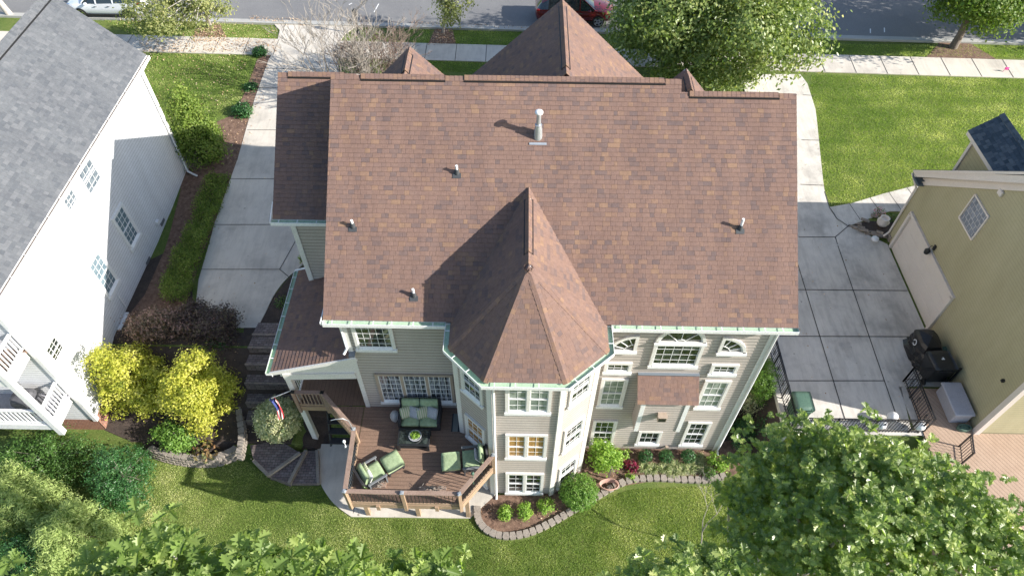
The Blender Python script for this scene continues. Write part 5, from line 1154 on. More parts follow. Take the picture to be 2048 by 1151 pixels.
def seat_set(axis_from, axis_to, z, W_, label_c, label_o, pillows):
    """armchair + ottoman; axis_from: middle of chair back, axis_to: far end of the ottoman (at cushion height)"""
    a, b = Vector(axis_from), Vector(axis_to); d = (b-a); ln = d.length; d.normalize(); rz = math.atan2(d.y, d.x)-math.pi/2   # local +y points from back to ottoman
    Tm = Matrix.Rotation(rz, 4, 'Z'); cs = .62; os_ = .66
    c = a+d*.55; t_ = thing('lounge_chair', (c.x, c.y, DZ), label_c, 'chair', 'green cushioned lounge chairs with ottomans', rz)
    m = MB(); m.box((0, 0, .2), (W_+.08, .7, .12)); m.box((0, -.42, .5), (W_+.04, .07, .6), mat=Matrix.Rotation(R(18), 4, 'X')); m.build('frame', 'wicker', t_, local=True)
    for s_ in (-1, 1):
        m = MB(); m.box((s_*(W_/2+.07), .0, .52), (.09, .72, .05), bev=.015); m.box((s_*(W_/2+.07), .3, .25), (.05, .05, .5)); m.box((s_*(W_/2+.07), -.3, .25), (.05, .05, .5)); m.build('arm', 'grey_metal', t_, local=True)
    m = MB(); cushion(m, (0, .03, .36), (W_, cs, .15)); m.build('seat_cushion', 'cushion', t_, local=True)
    m = MB(); cushion(m, (0, -.36, .62), (W_, .55, .15), tilt=R(70)); m.build('back_cushion', 'cushion', t_, local=True)
    oc = a+d*(.55+.36+os_/2+.06); o = thing('ottoman', (oc.x, oc.y, DZ), label_o, 'ottoman', 'green ottomans of the lounge chairs', rz)
    m = MB(); m.box((0, 0, .2), (W_-.04, os_-.04, .1))
    for sx in (-1, 1):
        for sy in (-1, 1): m.box((sx*(W_/2-.06), sy*(os_/2-.06), .1), (.05, .05, .2))
    m.build('frame', 'wicker', o, local=True); m = MB(); cushion(m, (0, 0, .35), (W_, os_, .16)); m.build('cushion', 'cushion', o, local=True)
    for (dx, mt, lab) in pillows:
        m = MB(); cushion(m, (0, 0, 0), (.42, .42, .14), puff=.7); q = m.build('pillow', mt); w_ = c+Tm @ Vector((dx, -.2, 0)); q.location = (w_.x, w_.y, DZ+.6); q.rotation_euler = (R(62), 0, rz); tag(q, lab, 'pillow', 'pillows on the lounge chairs')
a = deckpt(716, 960, .45); b = deckpt(781, 923, .4); seat_set((a.x, a.y, 0), (b.x, b.y, 0), 0, .66, 'green lounge chair in the sunny front left corner of the deck', 'sunlit green ottoman in front of the left lounge chair', [(-.12, 'pillow_stripe', 'brown and cream pillow on the left lounge chair'), (.14, 'flag_white', 'white pillow on the left lounge chair')])
a = deckpt(976, 912, .45); b = deckpt(889, 923, .4); seat_set((a.x, a.y, 0), (b.x, b.y+.02, 0), 0, .66, 'green lounge chair half in shade beside the tower wall', 'green ottoman half in shade on the right of the deck', [(0., 'pillow_navy', 'white and blue striped pillow on the right lounge chair')])
def table():
    c = deckpt(828, 874, .4); t_ = thing('coffee_table', (c.x, c.y, DZ), 'low black coffee table in front of the loveseat', 'table')
    m = MB(); m.box((c.x, c.y, DZ+.42), (1.15, .68, .05), bev=.01); m.box((c.x, c.y, DZ+.449), (1.0, .54, .006), 1); m.build('tabletop', ['black_plastic', 'glass'], t_)
    for sx in (-1, 1):
        for sy in (-1, 1): m = MB(); m.box((c.x+sx*.52, c.y+sy*.3, DZ+.2), (.07, .07, .4)); m.build('leg', 'black_plastic', t_)
    m = MB(); m.box((c.x, c.y, DZ+.12), (1.0, .56, .03)); m.build('shelf', 'black_plastic', t_)
    b = thing('plant_bowl', (c.x+.05, c.y, DZ+.45), 'round bowl of green succulents in the middle of the black coffee table', 'plant pot')
    m = MB(); m.lathe((c.x+.05, c.y, DZ+.453), [(.1, 0), (.2, .05), (.23, .1), (.21, .1), (.17, .07)], 20); m.build('bowl', 'resin', b)
    n = 120; A = rng.uniform(0, 6.28, n); Rr = np.sqrt(rng.random(n))*.16; C = np.stack([c.x+.05+Rr*np.cos(A), c.y+Rr*np.sin(A), DZ+.55+rng.random(n)*.06], 1); leaf_mesh('foliage', C, rng.normal(size=(n, 3))*.6+[0, 0, 1], .09, 'rhomb', 'lf_lime', b)
table()
c = deckpt(789, 826, .45); m = MB(); m.lathe((c.x, c.y, DZ), [(.12, 0), (.17, .1), (.19, .22), (.17, .36), (.13, .45), (.02, .47)], 20); tag(m.build('garden_stool', 'stool'), 'black and white patterned round garden stool left of the loveseat', 'stool')
c0, c1 = deckpt(908, 827, 0), deckpt(930, 863, 0); m = MB(); m.box(((c0.x+c1.x)/2, (c0.y+c1.y)/2, DZ+.014), (c1.x-c0.x+.1, c0.y-c1.y+.0, .02)); tag(m.build('striped_mat', 'rug'), 'dark grey striped door mat lying by the tower wall on the deck', 'mat')
def lantern_pole():
    a = Vector((-5.6, 11.3, DZ+1.0)); t_ = MB(); t_.tube([a, a+Vector((-.05, 0, .7)), a+Vector((-.2, -.05, .95)), a+Vector((-.45, -.1, .98)), a+Vector((-.6, -.1, .9))], .014, 6); tag(t_.build('plant_hook', 'galv'), 'thin curved metal plant hook on the deck rail corner post', 'hook')
    b = Vector((-1.35, 9.65, DZ+1.0)); t_ = MB(); t_.tube([b+Vector((0, 0, -.5)), b+Vector((0, 0, .3))], .015, 6); t_.lathe(b+Vector((0, 0, .25)), [(.03, 0), (.05, .05), (.06, .12), (.01, .17)], 10); tag(t_.build('torch', 'green_plastic'), 'small green garden torch clamped to the right deck rail', 'torch')
    c = P(692, 893, DZ+.9); t_ = MB(); t_.tube([(-5.6, c.y+.1, DZ+.85), (c.x, c.y, DZ+.9), (c.x-.05, c.y+.1, DZ+1.1)], .015, 6); t_.lathe((c.x-.05, c.y+.1, DZ+1.05), [(.02, 0), (.06, .04), (.05, .1), (.01, .14)], 8); t_.lathe((c.x, c.y, DZ+.84), [(.02, 0), (.05, .04), (.04, .1)], 8); tag(t_.build('rain_gauge', 'white'), 'little white gauge fixed outside the left deck railing', 'gauge')
lantern_pole()
def twig_ball(px, py, label, sx):
    c = deckpt(px, py, .15); t_ = MB()
    for i in range(70):
        a = random.uniform(0, 6.28); r_ = random.uniform(0, 1); p = Vector((c.x+math.cos(a)*r_*sx, c.y+math.sin(a)*.12*r_, DZ+.04+random.uniform(0, .2))); q = p+Vector((random.uniform(-.12, .12), random.uniform(-.05, .05), random.uniform(-.04, .1))); t_.tube([p, q], .01, 4)
    t_.box((c.x, c.y, DZ+.05), (sx*1.9, .2, .1), 1); tag(t_.build('planter_box', ['twig', 'rail_wood']), label, 'planter')
twig_ball(865, 976, 'long planter of dried stems along the front deck rail', .5); twig_ball(757, 966, 'small planter of dried stems beside the left lounge chair', .26)
def small_plant(base, r_, h_, mat, label, name, cat, size=.08, n=220, group=None, kind='rhomb'):
    t_ = thing(name, base, label, cat, group); b = Vector(base)
    A = rng.uniform(0, 6.28, n); Rr = np.sqrt(rng.random(n)); Hh = rng.random(n); C = np.stack([b.x+r_*Rr*np.cos(A), b.y+r_*Rr*np.sin(A), b.z+h_*(.25+.75*Hh)*(1-.45*Rr**2)], 1)
    Nn = rng.normal(size=(n, 3))*.6; Nn[:, 2] += .8; Nn[:, 0] += np.cos(A)*Rr; Nn[:, 1] += np.sin(A)*Rr
    leaf_mesh('foliage', C, Nn, rng.uniform(.7, 1.3, n)*size, kind, mat, t_)
    m = MB()
    for i in range(5):
        a = i*1.256; m.tube([b, b+Vector((math.cos(a)*r_*.5, math.sin(a)*r_*.5, h_*.6))], .012, 4)
    m.build('stem', 'bark', t_); return t_
p = deckpt(737, 974, .0); small_plant((p.x, p.y, DZ), .16, .35, 'lf_lime', 'small lime green potted plant at the foot of the left lounge chair', 'potted_plant', 'plant', .09, 90)
def flag():
    a = P(605, 783, 2.2); a = Vector((-8.12, 12.93, 1.55)); tip = a+Vector((-.45, -.75, -.05+.1))
    t_ = thing('flag', a, 'american flag hanging from a white pole on the porch post', 'flag')
    m = MB(); m.tube([a, a+Vector((-.55, -.55, .35))], .016, 6); m.build('flag_pole', 'pvc', t_)
    q = a+Vector((-.5, -.5, .3)); m = MB(); nx, nz = 13, 10
    def pt(i, j):
        u_, v_ = i/nx, j/nz; w_ = .09*math.sin(u_*11+v_*2)*(1-.2*v_)
        return q+Vector((u_*.24-.12+.06*math.sin(v_*4), -.1+w_+.05*u_, -v_*1.15))+Vector((.06*v_, -.12*v_, 0))
    for i in range(nx):
        for j in range(nz):
            mt = 2 if (j < 5 and i < 8) else (0 if i % 2 == 0 else 1)
            if mt == 2 and (i+j) % 3 == 0: 
                pass
            m.poly([pt(i, j), pt(i+1, j), pt(i+1, j+1), pt(i, j+1)], mt, smooth=True)
    for i in range(8):
        for j in range(5):
            if (i+j) % 2 == 0: c = (pt(i, j)+pt(i+1, j+1))/2+Vector((0, -.008, 0)); m.poly([c+Vector((-.007, 0, -.012)), c+Vector((.007, 0, -.012)), c+Vector((.007, 0, .012)), c+Vector((-.007, 0, .012))], 1)
    m.build('cloth', ['flag_red', 'flag_white', 'flag_blue'], t_)
flag()
# ================================================================ RIGHT HAND OBJECTS
def trash_bin(loc, rz, mat, label, size=(.62, .72, 1.0), mark=True):
    t_ = thing('trash_bin', loc, label, 'trash bin', 'wheeled trash bins', rz); w_, d_, h_ = size
    m = MB(); vs = []; 
    for z, f in ((0.05, .78), (.5, .9), (h_, 1.)):
        for sx, sy in ((-1, -1), (1, -1), (1, 1), (-1, 1)): vs.append((sx*w_/2*f, sy*d_/2*f, z))
    m.mesh(vs, [(3, 2, 1, 0), (0, 1, 5, 4), (1, 2, 6, 5), (2, 3, 7, 6), (3, 0, 4, 7), (4, 5, 9, 8), (5, 6, 10, 9), (6, 7, 11, 10), (7, 4, 8, 11)]); m.box((0, 0, h_-.03), (w_+.05, d_+.05, .06)); m.build('body', mat, t_, local=True)
    m = MB(); cushion(m, (0, 0, h_+.05), (w_+.06, d_+.08, .12), puff=.5); 
    m.box((-.2, -d_/2-.02, h_+.06), (.03, .1, .06)); m.box((.2, -d_/2-.02, h_+.06), (.03, .1, .06))
    if mark: m.box((.02, .02, h_+.112), (.12, .05, .004), 1); m.box((.04, .07, h_+.112), (.05, .06, .004), 1)
    m.build('lid', [mat, 'white'], t_, local=True)
    m = MB(); m.bar((-w_/2+.06, -d_/2-.08, h_), (w_/2-.06, -d_/2-.08, h_), .03, .03); m.build('handle', mat, t_, local=True)
    for s_ in (-1, 1): m = MB(); m.tube([(s_*(w_/2-.02), -d_/2+.06, .13), (s_*(w_/2+.04), -d_/2+.06, .13)], .13, 14); m.build('wheel', 'rubber', t_, local=True)
p = P(1606, 803, 1.05); trash_bin((p.x-.0, p.y-.0, .06), 0, 'green_plastic', 'dark green wheeled bin on the driveway end beside the iron railing', mark=False)
p = P(1883, 722, 1.1); trash_bin((p.x, p.y, .06), R(4), 'black_plastic', 'square black bin beside the covered grill and olive wall', (.85, .8, 1.05))
def grill():
    p = P(1850, 690, .6); t_ = thing('covered_grill', (p.x, p.y, .05), 'black vinyl covered barbecue grill in front of the cream garage door', 'grill')
    m = MB(); vs, fs = blob((p.x, p.y, .05), (.5, .62, 1.15), 3, jag=.25); m.mesh(vs, fs)
    vs, fs = blob((p.x-.05, p.y-.62, .05), (.42, .3, .85), 5, jag=.25); m.mesh(vs, fs); m.build('cover', 'black_vinyl', t_)
    m = MB(); q = Vector((p.x-.47, p.y+.0, .8))
    for k in range(10):
        a = k*.55; m.bar(q+Vector((-.03, .1*math.cos(a), .13*math.sin(a))), q+Vector((-.03, .1*math.cos(a+.5), .13*math.sin(a+.5))), .03, .02, up=(1, 0, 0))
    m.build('white_logo', 'white', t_)
    m = MB(); m.box((p.x+.75, p.y-.2, .55), (.3, .3, .12)); m.box((p.x+.7, p.y-.9, .4), (.25, .3, .1)); m.bar((p.x+.73, p.y-.3, .52), (p.x+.7, p.y-.8, .42), .04, .04)
    for dx, dy in ((.65, -.1), (.85, -.3)): m.box((p.x+dx, p.y+dy, .27), (.05, .05, .5))
    tag(m.build('garden_chair', 'green_plastic'), 'small green garden seat squeezed between grill and olive wall', 'chair')
grill()
def storage():
    c = P(1912, 808, .6); c = Vector((16.72, 13.55, .1)); t_ = thing('storage_box', c, 'pale grey storage box standing on the tan deck by the olive wall', 'storage box')
    m = MB(); m.box(c+Vector((0, 0, .28)), (.68, 1.35, .56), bev=.03); m.build('body', 'resin', t_); m = MB(); m.box(c+Vector((-.02, 0, .61)), (.76, 1.45, .1), bev=.03); m.build('lid', 'resin', t_)
    c = P(1928, 855, .2); m = MB()
    for k in range(3): m.tube([(c.x+.16*math.cos(a_)*1.5, c.y+.12*math.sin(a_), .15+k*.05) for a_ in np.linspace(0, 6.28, 14)], .03, 6)
    m.box((c.x, c.y, .18), (.34, .2, .16), bev=.04); tag(m.build('hose_reel', 'green_plastic'), 'dark green hose reel on the tan deck corner', 'hose reel')
storage()
for x, y, s_, lab in ((1787, 831, .2, 'round white globe lamp on the railing corner of the driveway end'), (1765, 845, .2, 'white round pot behind the railing left of the globe'), (1842, 848, .2, 'white round pot behind the railing at the tan deck')):
    c = P(x, y, .5); m = MB(); m.lathe((c.x, c.y, .2), [(.03, 0), (s_*.7, .05), (s_, .2), (s_*.85, .34), (s_*.4, .42), (.01, .44)], 18); tag(m.build('white_pot', 'white'), lab, 'pot')
c = P(1767, 442, .4); m = MB(); m.lathe((c.x, c.y, .12), [(.12, 0), (.24, .12), (.28, .28), (.2, .4), (.22, .5), (.17, .5), (.15, .4)], 20); tag(m.build('white_urn', 'cream'), 'big white urn planter in the flagstone bed', 'urn')
c = P(1750, 478, .15); m = MB(); m.lathe((c.x, c.y, .06), [(.1, 0), (.17, .06), (.16, .16), (.05, .2)], 16); tag(m.build('stone_ball', 'white'), 'rough white round stone lying against the flagstone border', 'stone')
p = P(1757, 427, .2); small_plant((p.x, p.y, .1), .28, .5, leaf_mat('pink_flowers', [(0, (.05, .1, .03)), (.5, (.08, .14, .04)), (.6, (.5, .1, .22)), (1, (.6, .2, .3))]), 'pink flowering plant beside the white urn', 'flowering_plant', 'plant', .07, 160)
p = P(1785, 437, .2); small_plant((p.x, p.y, .1), .3, .35, 'lf_mid', 'low green plant between the urn and the olive house corner', 'green_plant', 'plant', .07, 160)
p = G(2005, 145); m = MB(); m.tube([p, p+Vector((0, 0, .35))], .012, 5); m.poly([p+Vector((0, 0, .35)), p+Vector((.28, .05, .3)), p+Vector((.22, .0, .15)), p+Vector((0, 0, .18))]); M['pink'] = plain('pink_plastic', (.6, .05, .25), .5); tag(m.build('marker_flag', 'pink'), 'small bright pink marker flag at the right pavement edge', 'flag')
def streetmark():
    p = P(724, 46, 1.0); p = Vector((p.x, 37.6, 1.05)); t_ = thing('street_lamp', p, 'short black post lamp standing at the kerb behind the bare tree', 'lamp post')
    m = MB(); m.tube([p, p+Vector((0, 0, 1.1))], [.06, .045], 10); m.lathe(p, [(.13, 0), (.12, .12), (.06, .2)], 12); m.build('post', 'black_metal', t_); m = MB(); m.lathe(p+Vector((0, 0, 1.1)), [(.05, 0), (.12, .08), (.16, .3), (.17, .32), (.1, .42), (.02, .5)], 12); m.build('lamp_head', 'black_metal', t_)
streetmark()
# hose and stake
p = P(1217, 977, -2.35); m = MB()
for k in range(7): m.tube([(p.x+(.27+.012*k)*math.cos(a_)*1.1, p.y+(.17+.01*k)*math.sin(a_)+.1, -2.3+.03*k+.03*math.sin(a_*2+k)) for a_ in np.linspace(0, 6.28, 20)], .016, 6)
tag(m.build('garden_hose', 'hose'), 'coiled pale pink garden hose lying on the edging blocks', 'hose')
p = P(1218, 968, -2.45); m = MB(); m.box((p.x, p.y+.25, -1.95), (.05, .05, 1.1)); m.tube([(p.x, p.y+.25, -1.45), (p.x+.1, p.y+.1, -1.6)], .02, 5); tag(m.build('garden_stake', 'bark'), 'dark wooden stake standing in the mulch above the coiled hose', 'stake')
m = MB(); m.box((3.97, WY-.3, -2.1), (.03, .03, .6)); m.tube([(3.97, WY-.3, -1.85), (3.5, WY-.32, -1.9)], .012, 5); tag(m.build('garden_tap', 'window_brown'), 'thin hose bib post beside the lower left window of the rear wall', 'tap')
m = MB(); m.box((6.15, WY-.06, -2.15), (.12, .1, .1)); m.build('outlet_box', 'window_brown', house)

# ================================================================ CARS
def car(loc, rz, paint, label):
    t_ = thing('parked_car', loc, label, 'car', None, rz)
    # stations along x: x, half width, sill z, belt z, roof z, roof half width
    S_ = [(-2.35, .62, .5, .8, .82, .5), (-2.25, .82, .34, .95, 1.0, .62), (-2.0, .9, .28, 1.02, 1.35, .62), (-1.6, .92, .26, 1.04, 1.6, .62), (-.8, .94, .25, 1.03, 1.68, .64), (0, .94, .25, 1.0, 1.68, .64), (.5, .94, .25, .98, 1.58, .62), (1.15, .93, .26, .98, 1.08, .7), (1.7, .92, .27, .93, .96, .7), (2.15, .84, .3, .84, .87, .6), (2.38, .6, .42, .7, .74, .4)]
    vs = []; 
    for (x, hw, z0, zb, zt, rw) in S_:
        ring = [(x, hw*.88, z0), (x, hw, z0+.2), (x, hw*1.0, (z0+zb)/2+.08), (x, hw*.95, zb), (x, rw+.02, zt-.05), (x, rw*.8, zt)]
        vs += ring+[(a, -b, c) for a, b, c in ring[::-1]]
    k = 12; body = MB(); fs = []; gfs = []
    for i in range(len(S_)-1):
        for j in range(k):
            f = (i*k+j, (i+1)*k+j, (i+1)*k+(j+1) % k, i*k+(j+1) % k)
            cab = 1 <= i <= 6
            if cab and j in (3, 7) : gfs.append(f)
            elif cab and i in (6, 1) and j in (4, 5, 6): gfs.append(f)
            else: fs.append(f)
    fs.append(tuple(range(k))); fs.append(tuple(range((len(S_)-1)*k, len(S_)*k))[::-1])
    body.mesh(vs, fs, 0, True)
    body.build('body', paint, t_, local=True)
    g = MB(); g.mesh(vs, gfs, 0, True); g.build('windows', 'car_glass', t_, local=True)
    pl = MB()
    for s_ in (-1, 1):
        for x, zb, zt, rw in ((-.75, 1.03, 1.66, .64), (.28, .99, 1.64, .63)): pl.bar((x, s_*.91, zb), (x, s_*(rw+.03), zt-.03), .07, .03, 0, up=(0, s_, 0))
        pl.bar((.5, s_*(.65), 1.57), (1.18, s_*.84, 1.02), .06, .05)
    pl.build('pillars', paint, t_, local=True)
    for sx in (-1.42, 1.43):
        for s_ in (-1, 1):
            m = MB(); m.tube([(sx, s_*.78, .36), (sx, s_*.955, .36)], .36, 24); wh = m.build('tyre', 'rubber', t_, local=True)
            m = MB(); m.tube([(sx, s_*.93, .36), (sx, s_*.962, .36)], .13, 12)
            for q in range(10):
                a_ = q*math.pi/5+(.12 if q % 2 else -.12); a2 = (q//2)*2*math.pi/5
                m.bar((sx, s_*.965, .36), (sx+.25*math.cos(a2+(.16 if q % 2 else -.16)), s_*.965, .36+.25*math.sin(a2+(.16 if q % 2 else -.16))), .035, .02, up=(0, 1, 0))
            for q in range(24):
                a_, b_ = q*math.pi/12, (q+1)*math.pi/12; m.bar((sx+.255*math.cos(a_), s_*.963, .36+.255*math.sin(a_)), (sx+.255*math.cos(b_), s_*.963, .36+.255*math.sin(b_)), .025, .03, up=(0, 1, 0))
            m.build('rim', 'chrome', wh, local=True)
    for s_ in (-1, 1):
        m = MB(); m.box((2.1, s_*.7, .8), (.36, .22, .1), rz=-s_*.45, bev=.03); m.build('headlight', 'chrome', t_, local=True)
        m = MB(); m.box((-2.18, s_*.76, .95), (.22, .16, .12), rz=s_*.3, bev=.03); m.build('taillight', 'tail_red', t_, local=True)
        m = MB(); m.box((.85, s_*1.03, 1.05), (.16, .2, .12), bev=.03); m.build('mirror', paint, t_, local=True)
        m = MB(); m.box((-.45, s_*.965, .88), (.18, .03, .03)); m.box((.35, s_*.965, .86), (.18, .03, .03)); m.build('door_handle', 'chrome', t_, local=True)
        m = MB(); m.bar((-1.5, s_*.6, 1.68), (.3, s_*.62, 1.68), .04, .03); m.build('roof_rail', 'chrome', t_, local=True)
        m = MB(); m.bar((-1.05, s_*.93, .3), (1.05, s_*.93, .3), .06, .1); m.build('side_skirt', 'rubber', t_, local=True)
    return t_
M['car_glass'] = plain('car_window_glass', (.02, .03, .035), .03, 0, .05, 1); M['tail_red'] = plain('tail_lamp', (.3, .01, .01), .2)
car((3.2, 39.75, 1.0), 0, 'red_paint', 'dark red car parked in the street behind the central gable')
car((-25.2, 39.8, 1.0), R(180), 'white_paint', 'white car parked in the street at the top left')

# ================================================================ TREES AND SHRUBS
def crown_pts(blobs, n, shell=.55, clump=.0, nclump=0):
    """blobs: (cx,cy,cz,rx,ry,rz); leaves gathered in twig clumps spread through the volume"""
    vol = np.array([b[3]*b[4]*b[5] for b in blobs])**.72; pr = vol/vol.sum(); C = []; Nn = []; H = []
    nc = nclump or max(20, n//45); idx = rng.choice(len(blobs), nc, p=pr)
    B = np.array([b[:6] for b in blobs])[idx]; d = rng.normal(size=(nc, 3)); d /= np.linalg.norm(d, axis=1)[:, None]; r_ = rng.random(nc)**(1/3)*(1-shell)+shell*rng.uniform(.85, 1.06, nc)
    r_ = np.where(rng.random(nc) < .25, rng.uniform(.3, .8, nc), r_)
    cc = B[:, :3]+d*B[:, 3:]*r_[:, None]; tone = rng.random(nc); csz = rng.uniform(.6, 1.5, nc)
    k = rng.integers(0, nc, n); off = rng.normal(size=(n, 3))*(clump*csz[k])[:, None]*np.array([1, 1, .65])
    P_ = cc[k]+off; Nn = d[k]*.7+rng.normal(size=(n, 3))*.55+off/(clump+1e-6)*.25; Nn[:, 2] += .45
    return P_, Nn, tone[k]*.45+rng.random(n)*.55, cc
def limbs(mb, base, targets, r0, top, bend=.3, forks=3, seed=1):
    rr = random.Random(seed); base = Vector(base); top = Vector(top)
    tr = [base.lerp(top, t)+Vector((rr.uniform(-1, 1), rr.uniform(-1, 1), 0))*bend*math.sin(t*3.1)*.3 for t in (0, .2, .4, .6, .8, 1)]
    mb.tube([base+Vector((0, 0, -.1))]+tr[1:], [r0*1.25, r0, r0*.85, r0*.68, r0*.5, r0*.3], 10)
    for t_ in targets:
        t_ = Vector(t_); f = rr.uniform(.3, .85); a = base.lerp(top, f); md = a.lerp(t_, .5)+Vector((0, 0, (t_-a).length*.12)); mb.tube([a, md, t_], [r0*.4*(1-f*.4), r0*.25*(1-f*.3), r0*.07], 6, cap=False)
def tree(name, base, blobs, n, size, mat, label, cat='tree', kind='rhomb', clump=.3, r0=.14, top=None, bark='bark', nl=26, asp=.55, group=None, shell=.6, nclump=0, trunk_name='trunk'):
    base = Vector(base); t_ = thing(name, base, label, cat, group)
    C, Nn, rd, cc = crown_pts(blobs, n, shell, clump, nclump)
    if kind == 'lobed':      # leaves in whorls at the twig ends
        k = 8; nw = n//k; C0, N0, r0_, cc = crown_pts(blobs, nw, shell, clump, nclump); A = rng.uniform(0, 6.28, (nw, 1))+np.arange(k)[None]*6.28/k+rng.normal(size=(nw, k))*.3
        D = np.stack([np.cos(A), np.sin(A), rng.uniform(-.75, .35, (nw, k))], 2)+N0[:, None, :]*.15; D /= np.linalg.norm(D, axis=2)[:, :, None]; sz = rng.uniform(.5, 1.35, (nw, k))*size
        C = (C0[:, None, :]+D*sz[:, :, None]*.6).reshape(-1, 3); D = D.reshape(-1, 3); Nn = np.zeros_like(D); Nn[:, 2] = 1; Nn += rng.normal(size=D.shape)*.35; rd = np.clip(np.repeat(r0_, k)*.95-.05+(rng.random(nw*k)-.5)*.5, 0, .97)
        leaf_mesh('crown', C, Nn, sz.reshape(-1), kind, mat, t_, rnd=rd, V=D)
    else: leaf_mesh('crown', C, Nn, rng.uniform(.7, 1.3, n)*size, kind, mat, t_, asp=asp, rnd=rd)
    if top is None: b = blobs[0]; top = (b[0], b[1], b[2]+b[5]*.4)
    m = MB(); tg = cc[rng.choice(len(cc), min(nl, len(cc)), replace=False)]; limbs(m, base, [tuple(x) for x in tg], r0, top, seed=len(C) % 97); m.build(trunk_name, bark, t_)
    return t_
def bp(px, py, z, rx, ry, rz): p = P(px, py, z); return (p.x, p.y, p.z, rx, ry, rz)
# big street oak in front, right of the gables
def multi(c, R_, n, seed, fl=.5):
    r2 = np.random.default_rng(seed); out = [(c[0], c[1], c[2], R_[0]*.75, R_[1]*.75, R_[2]*.75)]
    for i in range(n):
        d = r2.normal(size=3); d /= np.linalg.norm(d); s_ = r2.uniform(.28, .48); out.append((c[0]+d[0]*R_[0]*(1-s_*.8), c[1]+d[1]*R_[1]*(1-s_*.8), c[2]+d[2]*R_[2]*(1-s_*.8), R_[0]*s_, R_[1]*s_, R_[2]*s_))
    return out
c = P(1447, 22, 5.6); tree('street_oak', (c.x, c.y+.3, gz(c.x, c.y)), multi(c, (5.4, 4.9, 4.6), 18, 3), 85000, .19, 'lf_oak', 'large dense green oak in front of the house, right of the roof gables', clump=.32, r0=.25, top=(c.x, c.y, 6.5), nclump=2000)
c = Vector((26.2, 37.4, 5.2)); tree('street_maple', G(1905, 96), multi(c, (4.5, 3.3, 2.6), 12, 5), 34000, .18, 'lf_maple', 'light green maple leaning over the street at the top right', clump=.32, r0=.2, top=(c.x-.6, c.y, 5.0), nclump=850)
tree('street_maple', (37.5, 37.2, 1), multi((37.5, 38.5, 6.5), (4.6, 3.6, 3.2), 10, 6), 9000, .3, 'lf_maple', 'light green maple on the verge just outside the right edge', clump=.4, r0=.2, top=(37.5, 38, 6.0), nclump=400)
c = P(365, -6, 4.6); tree('verge_tree', G(418, 52), multi((c.x-.2, c.y, 4.2), (3.8, 1.8, 1.6), 9, 8), 7000, .15, 'lf_pale', 'sparse yellowing tree with pale trunk on the left verge behind the white car', clump=.26, r0=.13, top=(c.x+1.2, c.y, 5.0), bark='pale_bark', nl=40, nclump=230)
c = P(903, -2, 3.6); tree('verge_tree', G(886, 66), multi((c.x, c.y, 3.6), (1.35, 1.2, 1.5), 6, 9), 2200, .15, 'lf_pale', 'small thin young tree on the verge between the bare tree and the central gable', clump=.2, r0=.08, top=(c.x-.1, c.y, 4.1), bark='pale_bark', nl=18, nclump=70)
b = G(22, 32); tree('verge_tree', b, multi((b.x-1.5, b.y+1.0, 5.5), (2.6, 2.2, 2), 6, 10), 2500, .15, 'lf_pale', 'leaning pale trunk tree cut off at the top left corner', clump=.26, r0=.17, top=(b.x-1.2, b.y+.5, 5.0), bark='pale_bark', nclump=140)
# bare crape myrtle and its twiggy neighbour
def bare(base, h, spread, n_main, label, mat, seed, thin=.008, depth=4, r0=.05, leaves=0):
    rr = random.Random(seed); t_ = thing('bare_tree', base, label, 'tree'); m = MB(); tips = []
    def grow(p, d, ln, r_, lv):
        q = p+d*ln*.5+Vector((rr.uniform(-.1, .1), rr.uniform(-.1, .1), rr.uniform(-.02, .1)))*ln; e = q+(d+Vector((rr.uniform(-.25, .25), rr.uniform(-.25, .25), .1))).normalized()*ln*.5
        m.tube([p, q, e], [r_, r_*.8, r_*.6], 6 if lv == 0 else (4 if lv < 3 else 3), cap=False)
        if lv >= depth: tips.append(e); return
        for _ in range(rr.choice((2, 3, 3) if lv < 3 else (2, 3))):
            nd = (d+Vector((rr.uniform(-1, 1), rr.uniform(-1, 1), rr.uniform(-.3, .6)))*.75).normalized(); grow(e if rr.random() < .7 else q, nd, ln*rr.uniform(.55, .85), max(thin, r_*.6), lv+1)
    b = Vector(base)
    for i in range(n_main):
        a = 2*math.pi*i/n_main+rr.uniform(-.3, .3); d = Vector((math.cos(a)*spread, math.sin(a)*spread, 1)).normalized(); grow(b+Vector((math.cos(a), math.sin(a), 0))*.12, d, h*.36*rr.uniform(.8, 1.2), r0, 0)
    m.build('branches', mat, t_)
    if leaves:
        C = np.array([tuple(x) for x in tips]); k = rng.integers(0, len(C), leaves); leaf_mesh('foliage', C[k]*1.0+rng.normal(size=(leaves, 3))*.15, rng.normal(size=(leaves, 3)), .07, 'rhomb', 'lf_purple', t_)
b = G(690, 196); bare((b.x, b.y, b.z), 5.0, .7, 9, 'bare grey crape myrtle beside the front driveway', 'twig', 21, depth=5, thin=.011)
b = G(765, 170); bare((b.x, b.y, b.z), 3.1, .9, 22, 'dense brown twiggy shrub left of the small roof gable', 'twig_brown', 22, depth=5, thin=.009, r0=.035, leaves=1500)
b = G(700, 205); bare((b.x+1.2, b.y+.6, b.z), 3.0, .8, 9, 'second bare twiggy shrub under the crape myrtle', 'twig', 33, depth=5, thin=.009, r0=.035)
